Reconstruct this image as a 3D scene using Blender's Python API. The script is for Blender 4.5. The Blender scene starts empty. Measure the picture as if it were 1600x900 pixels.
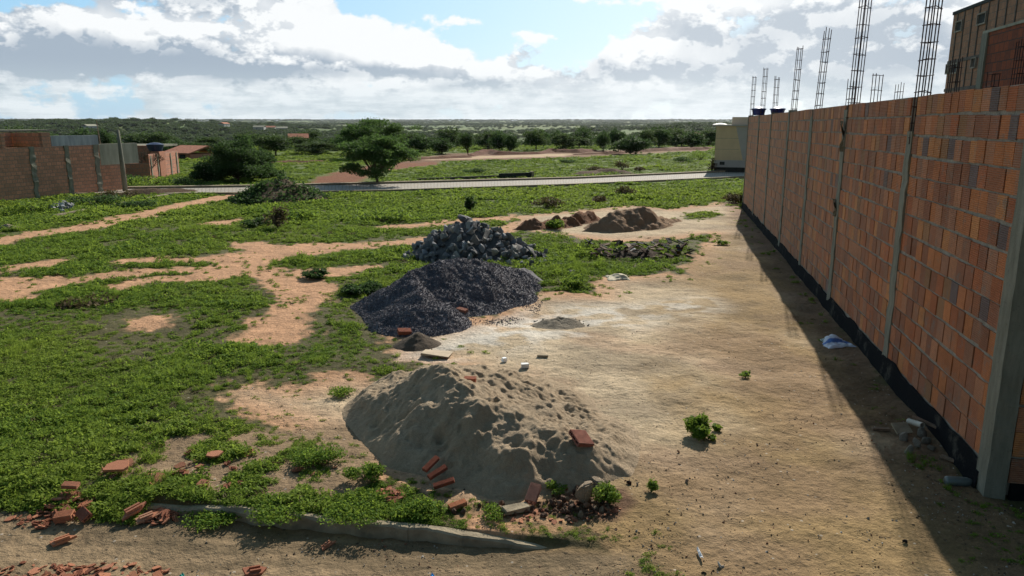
import bpy, bmesh, math, random
import numpy as np
from mathutils import Vector, Matrix, Euler
R = math.radians
rng = np.random.default_rng(7); random.seed(7)
sc = bpy.context.scene
C = sc.collection

# ------------------------------------------------------------------ camera, sky, sun, exposure
F, HOR, H = 1170.0, 191.0, 2.7
PT = math.atan((450-HOR)/F)
cam_d = bpy.data.cameras.new('camera'); cam = bpy.data.objects.new('camera', cam_d); C.objects.link(cam)
cam.location = (0, 0, H); cam.rotation_euler = (math.pi/2-PT, 0, 0)
cam_d.sensor_width = 36; cam_d.lens = 36*F/1600; cam_d.clip_end = 30000; cam_d.clip_start = .05
sc.camera = cam
SUN_EL, SUN_AZ = R(31), R(18.6)          # azimuth to the right of the view direction (+Y)
sc.view_settings.view_transform = 'Standard'; sc.view_settings.look = 'None'
sc.view_settings.gamma = 1; sc.view_settings.exposure = 0.34; sc.view_settings.use_curve_mapping = False
sun_d = bpy.data.lights.new('sun', 'SUN'); sun = bpy.data.objects.new('sun', sun_d); C.objects.link(sun)
sun_d.energy = 5.0; sun_d.angle = R(.5); sun_d.color = (1, .93, .82)
sdir = Vector((math.sin(SUN_AZ)*math.cos(SUN_EL), math.cos(SUN_AZ)*math.cos(SUN_EL), math.sin(SUN_EL)))
sun.rotation_euler = sdir.to_track_quat('Z', 'Y').to_euler(); sun.location = (20, 60, 60)

class NT:
    def __init__(s, tree): s.t = tree
    def n(s, typ, ins=None, **kw):
        nd = s.t.nodes.new(typ)
        for k, v in kw.items(): setattr(nd, k, v)
        for k, v in (ins or {}).items():
            sock = nd.inputs[k]
            if isinstance(v, bpy.types.NodeSocket): s.t.links.new(v, sock)
            else: sock.default_value = v
        return nd
    def m(s, op, a, b=0.0, c=0.0, clamp=False):
        nd = s.n('ShaderNodeMath', {0: a, 1: b, 2: c}, operation=op); nd.use_clamp = clamp
        return nd.outputs[0]
    def mr(s, v, a, b, c=0.0, d=1.0, smooth=False):
        nd = s.n('ShaderNodeMapRange', {0: v, 1: a, 2: b, 3: c, 4: d})
        if smooth: nd.interpolation_type = 'SMOOTHSTEP'
        return nd.outputs[0]
    def mix(s, f, a, b, blend='MIX'):
        nd = s.n('ShaderNodeMix', data_type='RGBA', blend_type=blend)
        for i, v in ((0, f), (6, a), (7, b)):
            if isinstance(v, bpy.types.NodeSocket): s.t.links.new(v, nd.inputs[i])
            else: nd.inputs[i].default_value = v if i == 0 else (tuple(v)+(1,))[:4]
        return nd.outputs[2]
    def noise(s, vec, scale, detail=4, rough=.55, out=0):
        return s.n('ShaderNodeTexNoise', {'Vector': vec, 'Scale': scale, 'Detail': detail, 'Roughness': rough}).outputs[out]

world = bpy.data.worlds.new('World'); sc.world = world; world.use_nodes = True
def build_sky():
    t = world.node_tree; t.nodes.clear(); g = NT(t)
    sky = g.n('ShaderNodeTexSky', sky_type='NISHITA', sun_disc=False)
    sky.sun_elevation = SUN_EL; sky.sun_rotation = SUN_AZ; sky.altitude = 100; sky.air_density = 1.0; sky.dust_density = 1.2; sky.ozone_density = 1.6
    d = g.n('ShaderNodeTexCoord').outputs['Generated']
    sp = g.n('ShaderNodeSeparateXYZ', {0: d}); x, y, z = sp.outputs
    az = g.m('ARCTAN2', x, y); el = g.m('ARCSINE', z)
    warp = g.noise(d, 9.0, 5, .6, 1)
    wv = g.n('ShaderNodeVectorMath', {0: warp, 1: (.5, .5, .5)}, operation='SUBTRACT').outputs[0]
    ws = g.n('ShaderNodeSeparateXYZ', {0: wv})
    azw = g.m('MULTIPLY_ADD', ws.outputs[0], .16, az); elw = g.m('MULTIPLY_ADD', ws.outputs[2], .055, el)
    def blobs(lst):
        acc = None
        for (px, py, rx, ry, a) in lst:
            u = (px-800)/F*.97; v = (HOR-py)/F*.95
            du = g.m('MULTIPLY', g.m('SUBTRACT', azw, u), F/rx); dv = g.m('MULTIPLY', g.m('SUBTRACT', elw, v), F/ry)
            q = g.m('ADD', g.m('MULTIPLY', du, du), g.m('MULTIPLY', dv, dv))
            e = g.m('MULTIPLY', g.m('EXPONENT', g.m('MULTIPLY', q, -1.0)), a)
            acc = e if acc is None else g.m('ADD', acc, e)
        return acc
    blue = blobs([(125, 4, 100, 28, 2.0), (592, 4, 70, 22, 1.7), (860, 36, 160, 50, 1.1), (700, 36, 80, 26, .9), (985, 20, 60, 24, .5), (880, 95, 60, 20, .5), (1560, -30, 60, 30, .3), (40, -60, 200, 40, .5), (800, -80, 300, 50, .8)])
    grey = blobs([(250, 104, 230, 30, 1.1), (520, 116, 230, 15, 1.0), (150, 66, 90, 44, .8), (20, 112, 80, 14, 1.0), (330, 8, 80, 20, .8),
                  (745, 130, 70, 8, .9), (450, 6, 60, 12, .4), (960, 104, 80, 20, .8), (1170, 72, 150, 40, .9), (1400, 116, 190, 38, 1.0), (1340, 40, 80, 24, .5), (1090, 118, 90, 14, .7)])
    white = blobs([(250, 58, 110, 15, .8), (50, 50, 70, 34, .6), (570, 66, 80, 46, .9), (470, 40, 60, 40, .5), (660, 92, 70, 24, .9), (745, 105, 42, 14, .9), (1000, 66, 60, 26, .9), (1010, 92, 40, 14, .6),
                   (1235, 98, 60, 24, .6), (1080, 12, 160, 18, .9), (425, 97, 32, 6, 1.0), (455, 76, 60, 8, .8), (740, 40, 90, 14, 1.9), (840, 60, 40, 6, 1.0), (928, 8, 20, 9, 1.0),
                   (930, 130, 140, 22, .4), (1360, 92, 90, 10, .5), (800, 150, 200, 10, .3), (1450, 60, 60, 30, .6)])
    sc3 = g.n('ShaderNodeVectorMath', {0: d, 1: (1, 1, 1.7)}, operation='MULTIPLY').outputs[0]
    puff = g.noise(sc3, 13.0, 10, .6)
    off = g.n('ShaderNodeVectorMath', {0: sc3, 1: (.006, .004, .022)}, operation='ADD').outputs[0]
    puff2 = g.noise(off, 13.0, 10, .6)
    lit = g.mr(g.m('SUBTRACT', puff, puff2), -.05, .05)
    big = g.noise(sc3, 5.0, 6, .6)
    zz = g.m('ADD', g.m('MAXIMUM', z, 0.0), .03)
    lay = g.n('ShaderNodeCombineXYZ', {0: g.m('DIVIDE', x, zz), 1: g.m('DIVIDE', y, zz), 2: 0.0}).outputs[0]
    sc4 = g.n('ShaderNodeVectorMath', {0: d, 1: (1, 1, 4.5)}, operation='MULTIPLY').outputs[0]; strat = g.m('ADD', g.m('MULTIPLY', g.noise(sc4, 15.0, 9, .66), .75), g.m('MULTIPLY', g.noise(lay, .5, 6, .6), .25))
    low = g.mr(el, .02, .075, 1, 0, True)                        # pale layered band over the horizon
    front = g.mr(g.m('ABSOLUTE', az), 1.0, 1.8, 1, 0, True)      # part of the sky the picture looks at
    high = g.mr(el, .2, .5, 0, 1, True)
    cov = g.m('ADD', g.m('MULTIPLY', g.mr(puff, .36, .64), 1.25), .28)
    cov = g.m('SUBTRACT', cov, g.m('MULTIPLY', blue, 1.1))
    cov = g.m('ADD', cov, g.m('MULTIPLY', white, .75))
    cov = g.m('ADD', cov, g.m('MULTIPLY', grey, .7))
    cov = g.m('ADD', cov, g.m('MULTIPLY', low, .10))
    cov = g.m('SUBTRACT', cov, g.m('MULTIPLY', high, .55))
    cov = g.m('SUBTRACT', cov, g.m('MULTIPLY', g.m('SUBTRACT', 1.0, front), .3))
    cov = g.mr(cov, .50, .92, 0, 1, True)
    gr = g.m('ADD', g.m('MULTIPLY', grey, 1.15), g.mr(big, .44, .62, 0, .30))
    gr = g.m('SUBTRACT', gr, g.m('MULTIPLY', white, .9))
    gr = g.m('SUBTRACT', gr, g.m('MULTIPLY', g.m('SUBTRACT', lit, .5), 1.0))
    gr = g.m('ADD', g.m('MULTIPLY', gr, g.mr(low, 0, 1, 1, .25)), g.m('MULTIPLY', low, g.mr(strat, .42, .60, .0, .75)))
    gr = g.mr(gr, 0, 1.0, 0, 1)
    glow = g.m('EXPONENT', g.m('MULTIPLY', g.m('MULTIPLY', g.m('SUBTRACT', az, .25), g.m('SUBTRACT', az, .25)), -9.0))
    wcol = g.mix(g.m('MULTIPLY', low, .8), (7.6, 7.8, 7.9), (6.1, 6.75, 7.1))
    gcol = g.mix(low, (3.1, 3.75, 4.5), (4.0, 4.8, 5.3))
    ccol = g.mix(gr, wcol, gcol)
    ccol = g.mix(g.m('MULTIPLY', glow, .28), ccol, (8.3, 8.5, 8.6))
    base = g.mix(.7, sky.outputs[0], (2.5, 5.2, 7.6))
    base = g.mix(g.m('MULTIPLY', glow, .35), base, (6.5, 7.7, 8.3))
    col = g.mix(cov, base, ccol)
    upper = g.m('MULTIPLY', g.mr(el, .2, .75, 1, .45, True), g.mr(g.m('ABSOLUTE', az), 1.5, 2.5, 1, .28, True))
    col = g.n('ShaderNodeVectorMath', {0: col, 3: upper}, operation='SCALE').outputs[0]
    bg = g.n('ShaderNodeBackground', {'Color': col, 'Strength': .1})
    out = g.n('ShaderNodeOutputWorld', {'Surface': bg.outputs[0]})
build_sky()
world.cycles.sampling_method = 'MANUAL'; world.cycles.sample_map_resolution = 512

# ------------------------------------------------------------------ small helpers
def P(px, py, z=0.0):
    dx = (px-800)/F; dy = (450-py)/F
    d = (dx, math.cos(PT)+dy*math.sin(PT), -math.sin(PT)+dy*math.cos(PT))
    t = (z-H)/d[2]
    return Vector((d[0]*t, d[1]*t, z))
def PD(px, D, z=0.0):                      # bearing of a picture column, at forward distance D
    return Vector(((px-800)/F*(D*math.cos(PT)+(H-z)*.6*math.sin(PT)), D, z))
def ztop(py, pos):                          # height of a point seen at picture row py above ground point pos
    a = (450-py)/F; yc = math.cos(PT)+a*math.sin(PT); zc = -math.sin(PT)+a*math.cos(PT)
    return H + pos.y*zc/yc

def tag(o, label=None, cat=None, group=None, kind=None):
    if label: o['label'] = label
    if cat: o['category'] = cat
    if group: o['group'] = group
    if kind: o['kind'] = kind
    return o
def empty(name, loc, label, cat, group=None, rz=0):
    o = bpy.data.objects.new(name, None); C.objects.link(o); o.location = loc; o.rotation_euler = (0, 0, rz); o.empty_display_size = .1
    return tag(o, label, cat, group)
def link(name, me, parent=None, loc=(0, 0, 0), rot=(0, 0, 0), scale=(1, 1, 1)):
    o = bpy.data.objects.new(name, me); C.objects.link(o); o.location = loc; o.rotation_euler = rot; o.scale = scale
    if parent: o.parent = parent
    return o
def npmesh(name, V, Fq, mat=None, col=None, smooth=False, uv=None):
    """mesh from numpy arrays; Fq is (n,3) or (n,4); col is per-vertex rgb"""
    V = np.asarray(V, np.float32); Fq = np.asarray(Fq, np.int32)
    me = bpy.data.meshes.new(name); k = Fq.shape[1]; n = len(Fq)
    me.vertices.add(len(V)); me.vertices.foreach_set('co', V.ravel())
    me.loops.add(n*k); me.loops.foreach_set('vertex_index', Fq.ravel())
    me.polygons.add(n); me.polygons.foreach_set('loop_start', np.arange(0, n*k, k, dtype=np.int32))
    try: me.polygons.foreach_set('loop_total', np.full(n, k, np.int32))
    except Exception: pass
    if smooth: me.polygons.foreach_set('use_smooth', np.ones(n, bool))
    me.update(calc_edges=True)
    if col is not None:
        a = me.color_attributes.new('col', 'FLOAT_COLOR', 'POINT')
        c = np.ones((len(V), 4), np.float32); c[:, :3] = col; a.data.foreach_set('color', c.ravel())
    if uv is not None:
        l = me.uv_layers.new(name='uv'); l.data.foreach_set('uv', np.asarray(uv, np.float32)[Fq.ravel()].ravel())
    if mat: me.materials.append(mat)
    return me
class MB:
    """collects boxes, tubes, quads into one mesh"""
    def __init__(s): s.v = []; s.f = []; s.c = []; s.u = []
    def add(s, V, Fs, col=(1, 1, 1), uv=None):
        b = len(s.v); s.v += [tuple(p) for p in V]; s.f += [tuple(b+i for i in f) for f in Fs]
        s.c += [col]*len(V); s.u += (uv if uv is not None else [(0, 0)]*len(V))
        return s
    def box(s, c, sz, rot=None, col=(1, 1, 1), jit=0):
        h = [q/2 for q in sz]; V = []
        for x in (-1, 1):
            for y in (-1, 1):
                for z in (-1, 1):
                    p = Vector((x*h[0]+random.uniform(-jit, jit), y*h[1]+random.uniform(-jit, jit), z*h[2]+random.uniform(-jit, jit)))
                    if rot is not None: p = rot @ p
                    V.append(p+Vector(c))
        return s.add(V, [(0, 1, 3, 2), (4, 6, 7, 5), (0, 4, 5, 1), (2, 3, 7, 6), (0, 2, 6, 4), (1, 5, 7, 3)], col)
    def tube(s, pts, rad, n=6, col=(1, 1, 1), cap=True):
        pts = [Vector(p) for p in pts]; r = rad if hasattr(rad, '__len__') else [rad]*len(pts); V = []
        for i, p in enumerate(pts):
            t = (pts[min(i+1, len(pts)-1)]-pts[max(i-1, 0)]).normalized()
            a = t.orthogonal().normalized() if i == 0 else (a-t*a.dot(t)).normalized()
            b = t.cross(a)
            for k in range(n):
                w = 2*math.pi*k/n; V.append(p+(a*math.cos(w)+b*math.sin(w))*r[i])
        Fs = [(i*n+k, i*n+(k+1) % n, (i+1)*n+(k+1) % n, (i+1)*n+k) for i in range(len(pts)-1) for k in range(n)]
        if cap: Fs += [tuple(range(n))[::-1], tuple((len(pts)-1)*n+k for k in range(n))]
        return s.add(V, Fs, col)
    def mesh(s, name, mat, smooth=False, bevel=0):
        me = bpy.data.meshes.new(name); me.from_pydata(s.v, [], s.f); me.update()
        a = me.color_attributes.new('col', 'FLOAT_COLOR', 'POINT')
        a.data.foreach_set('color', np.array([tuple(c)+(1,) for c in s.c], np.float32).ravel())
        l = me.uv_layers.new(name='uv'); vi = np.zeros(len(me.loops), np.int32); me.loops.foreach_get('vertex_index', vi)
        l.data.foreach_set('uv', np.array(s.u, np.float32)[vi].ravel())
        me.materials.append(mat)
        if bevel:
            bm = bmesh.new(); bm.from_mesh(me)
            bmesh.ops.bevel(bm, geom=bm.edges[:], offset=bevel, segments=1, affect='EDGES'); bm.to_mesh(me); bm.free()
        if smooth: me.shade_smooth()
        return me
    def build(s, name, mat, parent=None, **k):
        return link(name, s.mesh(name, mat, k.pop('smooth', False), k.pop('bevel', 0)), parent, **k)

# value noise in numpy
def _h(ix, iy, seed):
    n = (ix.astype(np.int64)*374761393 + iy.astype(np.int64)*668265263 + seed*1442695041) & 0xffffffff
    n = ((n ^ (n >> 13))*1274126177) & 0xffffffff; n = n ^ (n >> 16)
    return (n & 0xffff)/65535.0
def vnoise(x, y, seed=0):
    x = np.asarray(x, float); y = np.asarray(y, float)
    ix = np.floor(x); iy = np.floor(y); fx = x-ix; fy = y-iy
    fx = fx*fx*(3-2*fx); fy = fy*fy*(3-2*fy); ix = ix.astype(np.int64); iy = iy.astype(np.int64)
    a = _h(ix, iy, seed); b = _h(ix+1, iy, seed); c = _h(ix, iy+1, seed); d = _h(ix+1, iy+1, seed)
    return (a+(b-a)*fx)*(1-fy)+(c+(d-c)*fx)*fy
def fbm(x, y, seed=0, oct=4, lac=2.03, g=.5):
    s = 0; a = 1; t = 0
    for o in range(oct): s = s+a*vnoise(x, y, seed+o*17); t += a; a *= g; x = np.asarray(x)*lac+3.7; y = np.asarray(y)*lac+1.3
    return s/t
def ss(a, b, x): t = np.clip((x-a)/(b-a), 0, 1); return t*t*(3-2*t)
def poly_sd(x, y, poly):
    """signed distance in metres, positive inside"""
    p = np.array(poly, float); n = len(p); best = np.full(np.shape(x), 1e9); inside = np.zeros(np.shape(x), bool)
    for i in range(n):
        ax, ay = p[i]; bx, by = p[(i+1) % n]; dx, dy = bx-ax, by-ay
        t = np.clip(((x-ax)*dx+(y-ay)*dy)/(dx*dx+dy*dy+1e-12), 0, 1)
        best = np.minimum(best, (x-ax-t*dx)**2+(y-ay-t*dy)**2)
        c = ((ay > y) != (by > y)) & (x < (bx-ax)*(y-ay)/(by-ay+1e-12)+ax); inside ^= c
    return np.where(inside, 1, -1)*np.sqrt(best)
def line_d(x, y, pts):
    best = np.full(np.shape(x), 1e9)
    for (ax, ay), (bx, by) in zip(pts[:-1], pts[1:]):
        dx, dy = bx-ax, by-ay; t = np.clip(((x-ax)*dx+(y-ay)*dy)/(dx*dx+dy*dy+1e-12), 0, 1)
        best = np.minimum(best, (x-ax-t*dx)**2+(y-ay-t*dy)**2)
    return np.sqrt(best)
def W(lst): return [tuple(P(a, b)[:2]) for a, b in lst]

# ------------------------------------------------------------------ materials
def mat(name, fn, rough=.9, spec=.25):
    m = bpy.data.materials.new(name); m.use_nodes = True; t = m.node_tree; t.nodes.clear(); g = NT(t)
    b = g.n('ShaderNodeBsdfPrincipled', {'Roughness': rough, 'Specular IOR Level': spec})
    o = g.n('ShaderNodeOutputMaterial', {'Surface': b.outputs[0]})
    fn(g, b, t.links); return m
def coord(g, kind='Object'): return g.n('ShaderNodeTexCoord').outputs[kind]
def attr(g, name='col'): return g.n('ShaderNodeVertexColor', layer_name=name).outputs[0]
def bump(g, b, h, dist=.01, strength=1.0):
    nd = g.n('ShaderNodeBump', {'Height': h, 'Distance': dist, 'Strength': strength}); g.t.links.new(nd.outputs[0], b.inputs['Normal'])

def simple(name, colr, rough=.85, var=.25, scale=12, bmp=.004, spec=.25, metal=0, bscale=60):
    def f(g, b, L):
        v = coord(g); n = g.noise(v, scale, 5, .6)
        c = g.mix(g.mr(n, .3, .7), tuple(q*(1-var) for q in colr), tuple(min(1, q*(1+var)) for q in colr))
        L.new(c, b.inputs['Base Color']); b.inputs['Metallic'].default_value = metal
        if bmp: bump(g, b, g.noise(v, bscale, 5, .6), bmp)
    return mat(name, f, rough, spec)
def attrmat(name, rough=.9, var=.25, scale=25, bmp=.004, spec=.2, bscale=90):
    def f(g, b, L):
        v = coord(g); n = g.noise(v, scale, 5, .65)
        k = g.mr(n, .3, .7, 1-var, 1+var)
        c = g.n('ShaderNodeVectorMath', {0: attr(g), 3: k}, operation='SCALE').outputs[0]
        L.new(c, b.inputs['Base Color'])
        if bmp: bump(g, b, g.noise(v, bscale, 5, .6), bmp)
    return mat(name, f, rough, spec)
def ground_fn(g, b, L):
    v = coord(g); a = attr(g)
    n1 = g.noise(v, 1.6, 6, .6); n2 = g.noise(v, 14, 6, .7); n3 = g.noise(v, 75, 4, .7)
    k = g.m('MULTIPLY', g.mr(n1, .3, .7, .80, 1.16), g.mr(n2, .28, .72, .74, 1.22)); k = g.m('MULTIPLY', k, g.mr(n3, .25, .75, .78, 1.2))
    c = g.n('ShaderNodeVectorMath', {0: a, 3: k}, operation='SCALE').outputs[0]
    vo = g.n('ShaderNodeTexVoronoi', {'Vector': v, 'Scale': 17.0, 'Randomness': 1.0}); sp = vo.outputs['Distance']
    rnd = g.n('ShaderNodeSeparateColor', {0: vo.outputs['Color']}).outputs[0]
    dark = g.m('MULTIPLY', g.mr(sp, .16, .24, 1, 0), g.mr(rnd, .78, .80)); lite = g.m('MULTIPLY', g.mr(sp, .14, .20, 1, 0), g.mr(rnd, .12, .10))
    c = g.mix(g.m('MULTIPLY', dark, .6), c, (.06, .045, .03)); c = g.mix(g.m('MULTIPLY', lite, .5), c, (.55, .5, .43))
    L.new(c, b.inputs['Base Color'])
    hgt = g.m('ADD', g.m('MULTIPLY', n2, 1.0), g.m('MULTIPLY', n3, .16)); hgt = g.m('ADD', hgt, g.m('MULTIPLY', dark, .2))
    hgt = g.m('ADD', hgt, g.m('MULTIPLY', g.noise(v, 4.5, 5, .6), 1.6)); bump(g, b, hgt, .032, .9)
M_ground = mat('earth', ground_fn, .95, .15)
def sand_fn(g, b, L):
    v = coord(g); a = attr(g); n1 = g.noise(v, 5, 6, .65); n2 = g.noise(v, 45, 6, .75); n3 = g.noise(v, 160, 3, .7)
    k = g.m('MULTIPLY', g.mr(n1, .3, .7, .82, 1.12), g.mr(n2, .25, .75, .80, 1.16)); k = g.m('MULTIPLY', k, g.mr(n3, .3, .7, .8, 1.2))
    L.new(g.n('ShaderNodeVectorMath', {0: a, 3: k}, operation='SCALE').outputs[0], b.inputs['Base Color'])
    bump(g, b, g.m('ADD', g.m('MULTIPLY', n1, 1.2), g.m('ADD', g.m('MULTIPLY', n2, .8), g.m('MULTIPLY', n3, .25))), .035, 1)
M_sand = mat('sand', sand_fn, .95, .15)
def block_fn(g, b, L):
    v = coord(g); a = attr(g); sp = g.n('ShaderNodeSeparateXYZ', {0: v})
    n1 = g.noise(v, 3.2, 6, .65); n2 = g.noise(v, 30, 5, .7)
    rib = g.m('SINE', g.m('MULTIPLY', sp.outputs[2], 2*math.pi/.0165))
    k = g.m('MULTIPLY', g.mr(n1, .3, .7, .8, 1.12), g.mr(n2, .25, .75, .8, 1.15)); k = g.m('MULTIPLY', k, g.mr(rib, -1, 1, .9, 1.06))
    c = g.n('ShaderNodeVectorMath', {0: a, 3: k}, operation='SCALE').outputs[0]
    smear = g.m('MULTIPLY', g.mr(g.noise(v, 6, 8, .75), .53, .68), .75)
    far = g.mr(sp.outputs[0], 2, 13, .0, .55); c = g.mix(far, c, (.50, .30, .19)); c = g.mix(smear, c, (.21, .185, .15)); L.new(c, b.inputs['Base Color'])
    bump(g, b, g.m('ADD', g.m('MULTIPLY', rib, .5), n2), .006, .8)
M_block = mat('ribbed_clay_block', block_fn, .85, .2)
M_mortar = simple('mortar', (.27, .24, .19), .95, .35, 9, .012, bscale=40)
def conc_fn(g, b, L):
    v = coord(g); st = g.n('ShaderNodeVectorMath', {0: v, 1: (14, 14, 2.2)}, operation='MULTIPLY').outputs[0]
    n1 = g.noise(st, 1.0, 6, .65); n2 = g.noise(v, 35, 6, .7); n3 = g.noise(v, 2.5, 4, .6)
    c = g.mix(g.mr(n1, .3, .7), (.15, .145, .105), (.27, .26, .20)); c = g.mix(g.mr(n3, .5, .75, 0, .45), c, (.12, .12, .09))
    pits = g.mr(n2, .60, .70); c = g.mix(g.m('MULTIPLY', pits, .5), c, (.07, .065, .05)); L.new(c, b.inputs['Base Color'])
    bump(g, b, g.m('ADD', n1, g.m('MULTIPLY', n2, .6)), .02, .8)
M_oldc = simple('stained_concrete', (.12, .105, .085), .95, .35, 6, .01)
M_conc = mat('rough_concrete', conc_fn, .92, .2)
def tar_fn(g, b, L):
    v = coord(g); n = g.noise(v, 3.5, 7, .7); z = g.n('ShaderNodeSeparateXYZ', {0: v}).outputs[2]
    c = g.mix(g.mr(n, .56, .66, 0, .85), (.008, .009, .010), (.075, .07, .055)); L.new(c, b.inputs['Base Color'])
    bump(g, b, g.noise(v, 25, 5, .7), .02, .7)
M_tar = mat('bitumen_paint', tar_fn, .95, .08)
def brickwall_mat(name, c1, c2, mort, bw=.2, rh=.2, grime=.3):
    def f(g, b, L):
        uv = g.n('ShaderNodeUVMap', uv_map='uv').outputs[0]; v = coord(g)
        wp = g.noise(uv, 6, 3, .5, 1); wv = g.n('ShaderNodeVectorMath', {0: wp, 1: (.02, .02, .0)}, operation='MULTIPLY').outputs[0]
        uw = g.n('ShaderNodeVectorMath', {0: uv, 1: wv}, operation='ADD').outputs[0]
        br = g.n('ShaderNodeTexBrick', {'Vector': uw, 'Color1': c1+(1,), 'Color2': c2+(1,), 'Mortar': mort+(1,), 'Scale': 1.0, 'Mortar Size': .011, 'Mortar Smooth': .3, 'Bias': .0, 'Brick Width': bw, 'Row Height': rh})
        n = g.noise(v, 3, 7, .7); n2 = g.noise(v, 22, 5, .7)
        k = g.mr(n2, .25, .75, .72, 1.25); c = g.n('ShaderNodeVectorMath', {0: br.outputs[0], 3: k}, operation='SCALE').outputs[0]
        c = g.mix(g.mr(n, .48, .72, 0, grime), c, tuple(q*.7 for q in mort)); L.new(c, b.inputs['Base Color'])
        bump(g, b, g.m('SUBTRACT', g.m('MULTIPLY', n2, .3), br.outputs['Fac']), .012, .8)
    return mat(name, f, .9, .2)
M_bw = brickwall_mat('old_clay_brickwork', (.58, .27, .165), (.40, .20, .125), (.26, .20, .145), .2, .13, .4)
M_bw2 = brickwall_mat('brown_clay_brickwork', (.38, .20, .115), (.29, .16, .095), (.19, .15, .105), .2, .2, .35)
M_bw3 = brickwall_mat('red_clay_brickwork', (.27, .075, .03), (.17, .055, .03), (.07, .05, .04), .24, .2, .25)
M_bw4 = brickwall_mat('plain_clay_brickwork', (.48, .21, .13), (.38, .17, .11), (.24, .19, .15), .2, .2, .2)
def plaster_fn(g, b, L):
    v = coord(g); st = g.n('ShaderNodeVectorMath', {0: v, 1: (3, 3, .6)}, operation='MULTIPLY').outputs[0]
    n = g.noise(st, 1.5, 6, .65); n2 = g.noise(v, 1.2, 5, .6)
    c = g.mix(g.mr(n, .3, .7), (.25, .245, .18), (.42, .40, .31)); c = g.mix(g.mr(n2, .5, .8, 0, .5), c, (.17, .16, .11)); L.new(c, b.inputs['Base Color']); bump(g, b, n, .01)
M_plaster = mat('weathered_plaster', plaster_fn, .92, .2)
def grplaster_fn(g, b, L):
    v = coord(g); st = g.n('ShaderNodeVectorMath', {0: v, 1: (3, 3, .5)}, operation='MULTIPLY').outputs[0]
    n = g.noise(st, 1.5, 6, .65)
    c = g.mix(g.mr(n, .35, .65), (.22, .24, .25), (.40, .42, .42)); L.new(c, b.inputs['Base Color']); bump(g, b, n, .01)
M_gplaster = mat('grey_plaster', grplaster_fn, .92, .2)
M_beige = simple('beige_paint', (.62, .50, .31), .8, .08, 2, .004)
M_beige2 = simple('pale_pink_render', (.80, .62, .46), .8, .06, 2, .004)
M_greyr = simple('grey_render', (.42, .41, .38), .85, .08, 2, .004)
M_dark = simple('dark_base', (.035, .04, .035), .9, .4, 5, .01)
M_iron = simple('rusty_iron', (.045, .018, .014), .75, .5, 40, .001, .4, .3)
M_tank = simple('blue_plastic', (.012, .03, .22), .35, .1, 4, 0, .5)
M_lid = simple('pale_blue_lid', (.55, .62, .80), .3, .05, 4, 0, .5)
M_rubble = attrmat('broken_stone', .85, .30, 18, .01, .25, 40)
M_shard = attrmat('fired_clay', .85, .22, 30, .003, .2, 120)
M_bark = simple('bark', (.10, .075, .05), .95, .35, 14, .01)
M_wood = simple('weathered_wood', (.22, .15, .10), .9, .35, 20, .004)
M_kerb = simple('old_kerb_concrete', (.30, .245, .165), .92, .35, 7, .012, bscale=30)
M_tile = simple('clay_roof_tile', (.42, .17, .10), .9, .3, 6, .01)
M_white = simple('white_sheet', (.72, .72, .70), .6, .1, 6, .002)
M_board = simple('sandy_board', (.46, .37, .26), .85, .15, 8, .004)
def leaf_mat(name, c1, c2, c3, trans=.35):
    m = bpy.data.materials.new(name); m.use_nodes = True; t = m.node_tree; t.nodes.clear(); g = NT(t)
    a = g.n('ShaderNodeVertexColor', layer_name='col').outputs[0]; s = g.n('ShaderNodeSeparateColor', {0: a})
    oi = g.n('ShaderNodeObjectInfo').outputs['Random']
    ti = g.n('ShaderNodeAttribute', attribute_name='tint', attribute_type='INSTANCER').outputs['Fac']
    c = g.mix(s.outputs[0], c1, c2); c = g.mix(g.mr(oi, 0, 1, 0, .35), c, c3); c = g.mix(ti, c, c3)
    hv = g.mr(s.outputs[1], 0, 1, .65, 1.25)
    c = g.n('ShaderNodeVectorMath', {0: c, 3: hv}, operation='SCALE').outputs[0]
    d = g.n('ShaderNodeBsdfPrincipled', {'Base Color': c, 'Roughness': .75, 'Specular IOR Level': .1})
    tr = g.n('ShaderNodeBsdfTranslucent', {'Color': g.mix(.5, c, tuple(min(1, q*2.2) for q in c3))})
    mx = g.n('ShaderNodeMixShader', {0: trans, 1: d.outputs[0], 2: tr.outputs[0]}); g.n('ShaderNodeOutputMaterial', {'Surface': mx.outputs[0]})
    return m
M_weed = leaf_mat('weed_leaves', (.05, .13, .014), (.098, .19, .024), (.20, .265, .04), .38)
M_leaf = leaf_mat('dark_leaves', (.025, .055, .018), (.05, .095, .028), (.07, .12, .035), .3)
M_acacia = leaf_mat('acacia_leaves', (.03, .07, .016), (.06, .12, .028), (.09, .15, .04), .35)
M_mid = leaf_mat('scrub_leaves', (.03, .065, .018), (.055, .10, .028), (.085, .125, .04), .3)
M_far = leaf_mat('woodland_leaves', (.032, .068, .022), (.06, .10, .033), (.085, .125, .04), .2)
M_dry = leaf_mat('dry_leaves', (.09, .05, .03), (.14, .09, .05), (.10, .10, .04), .2)

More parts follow.
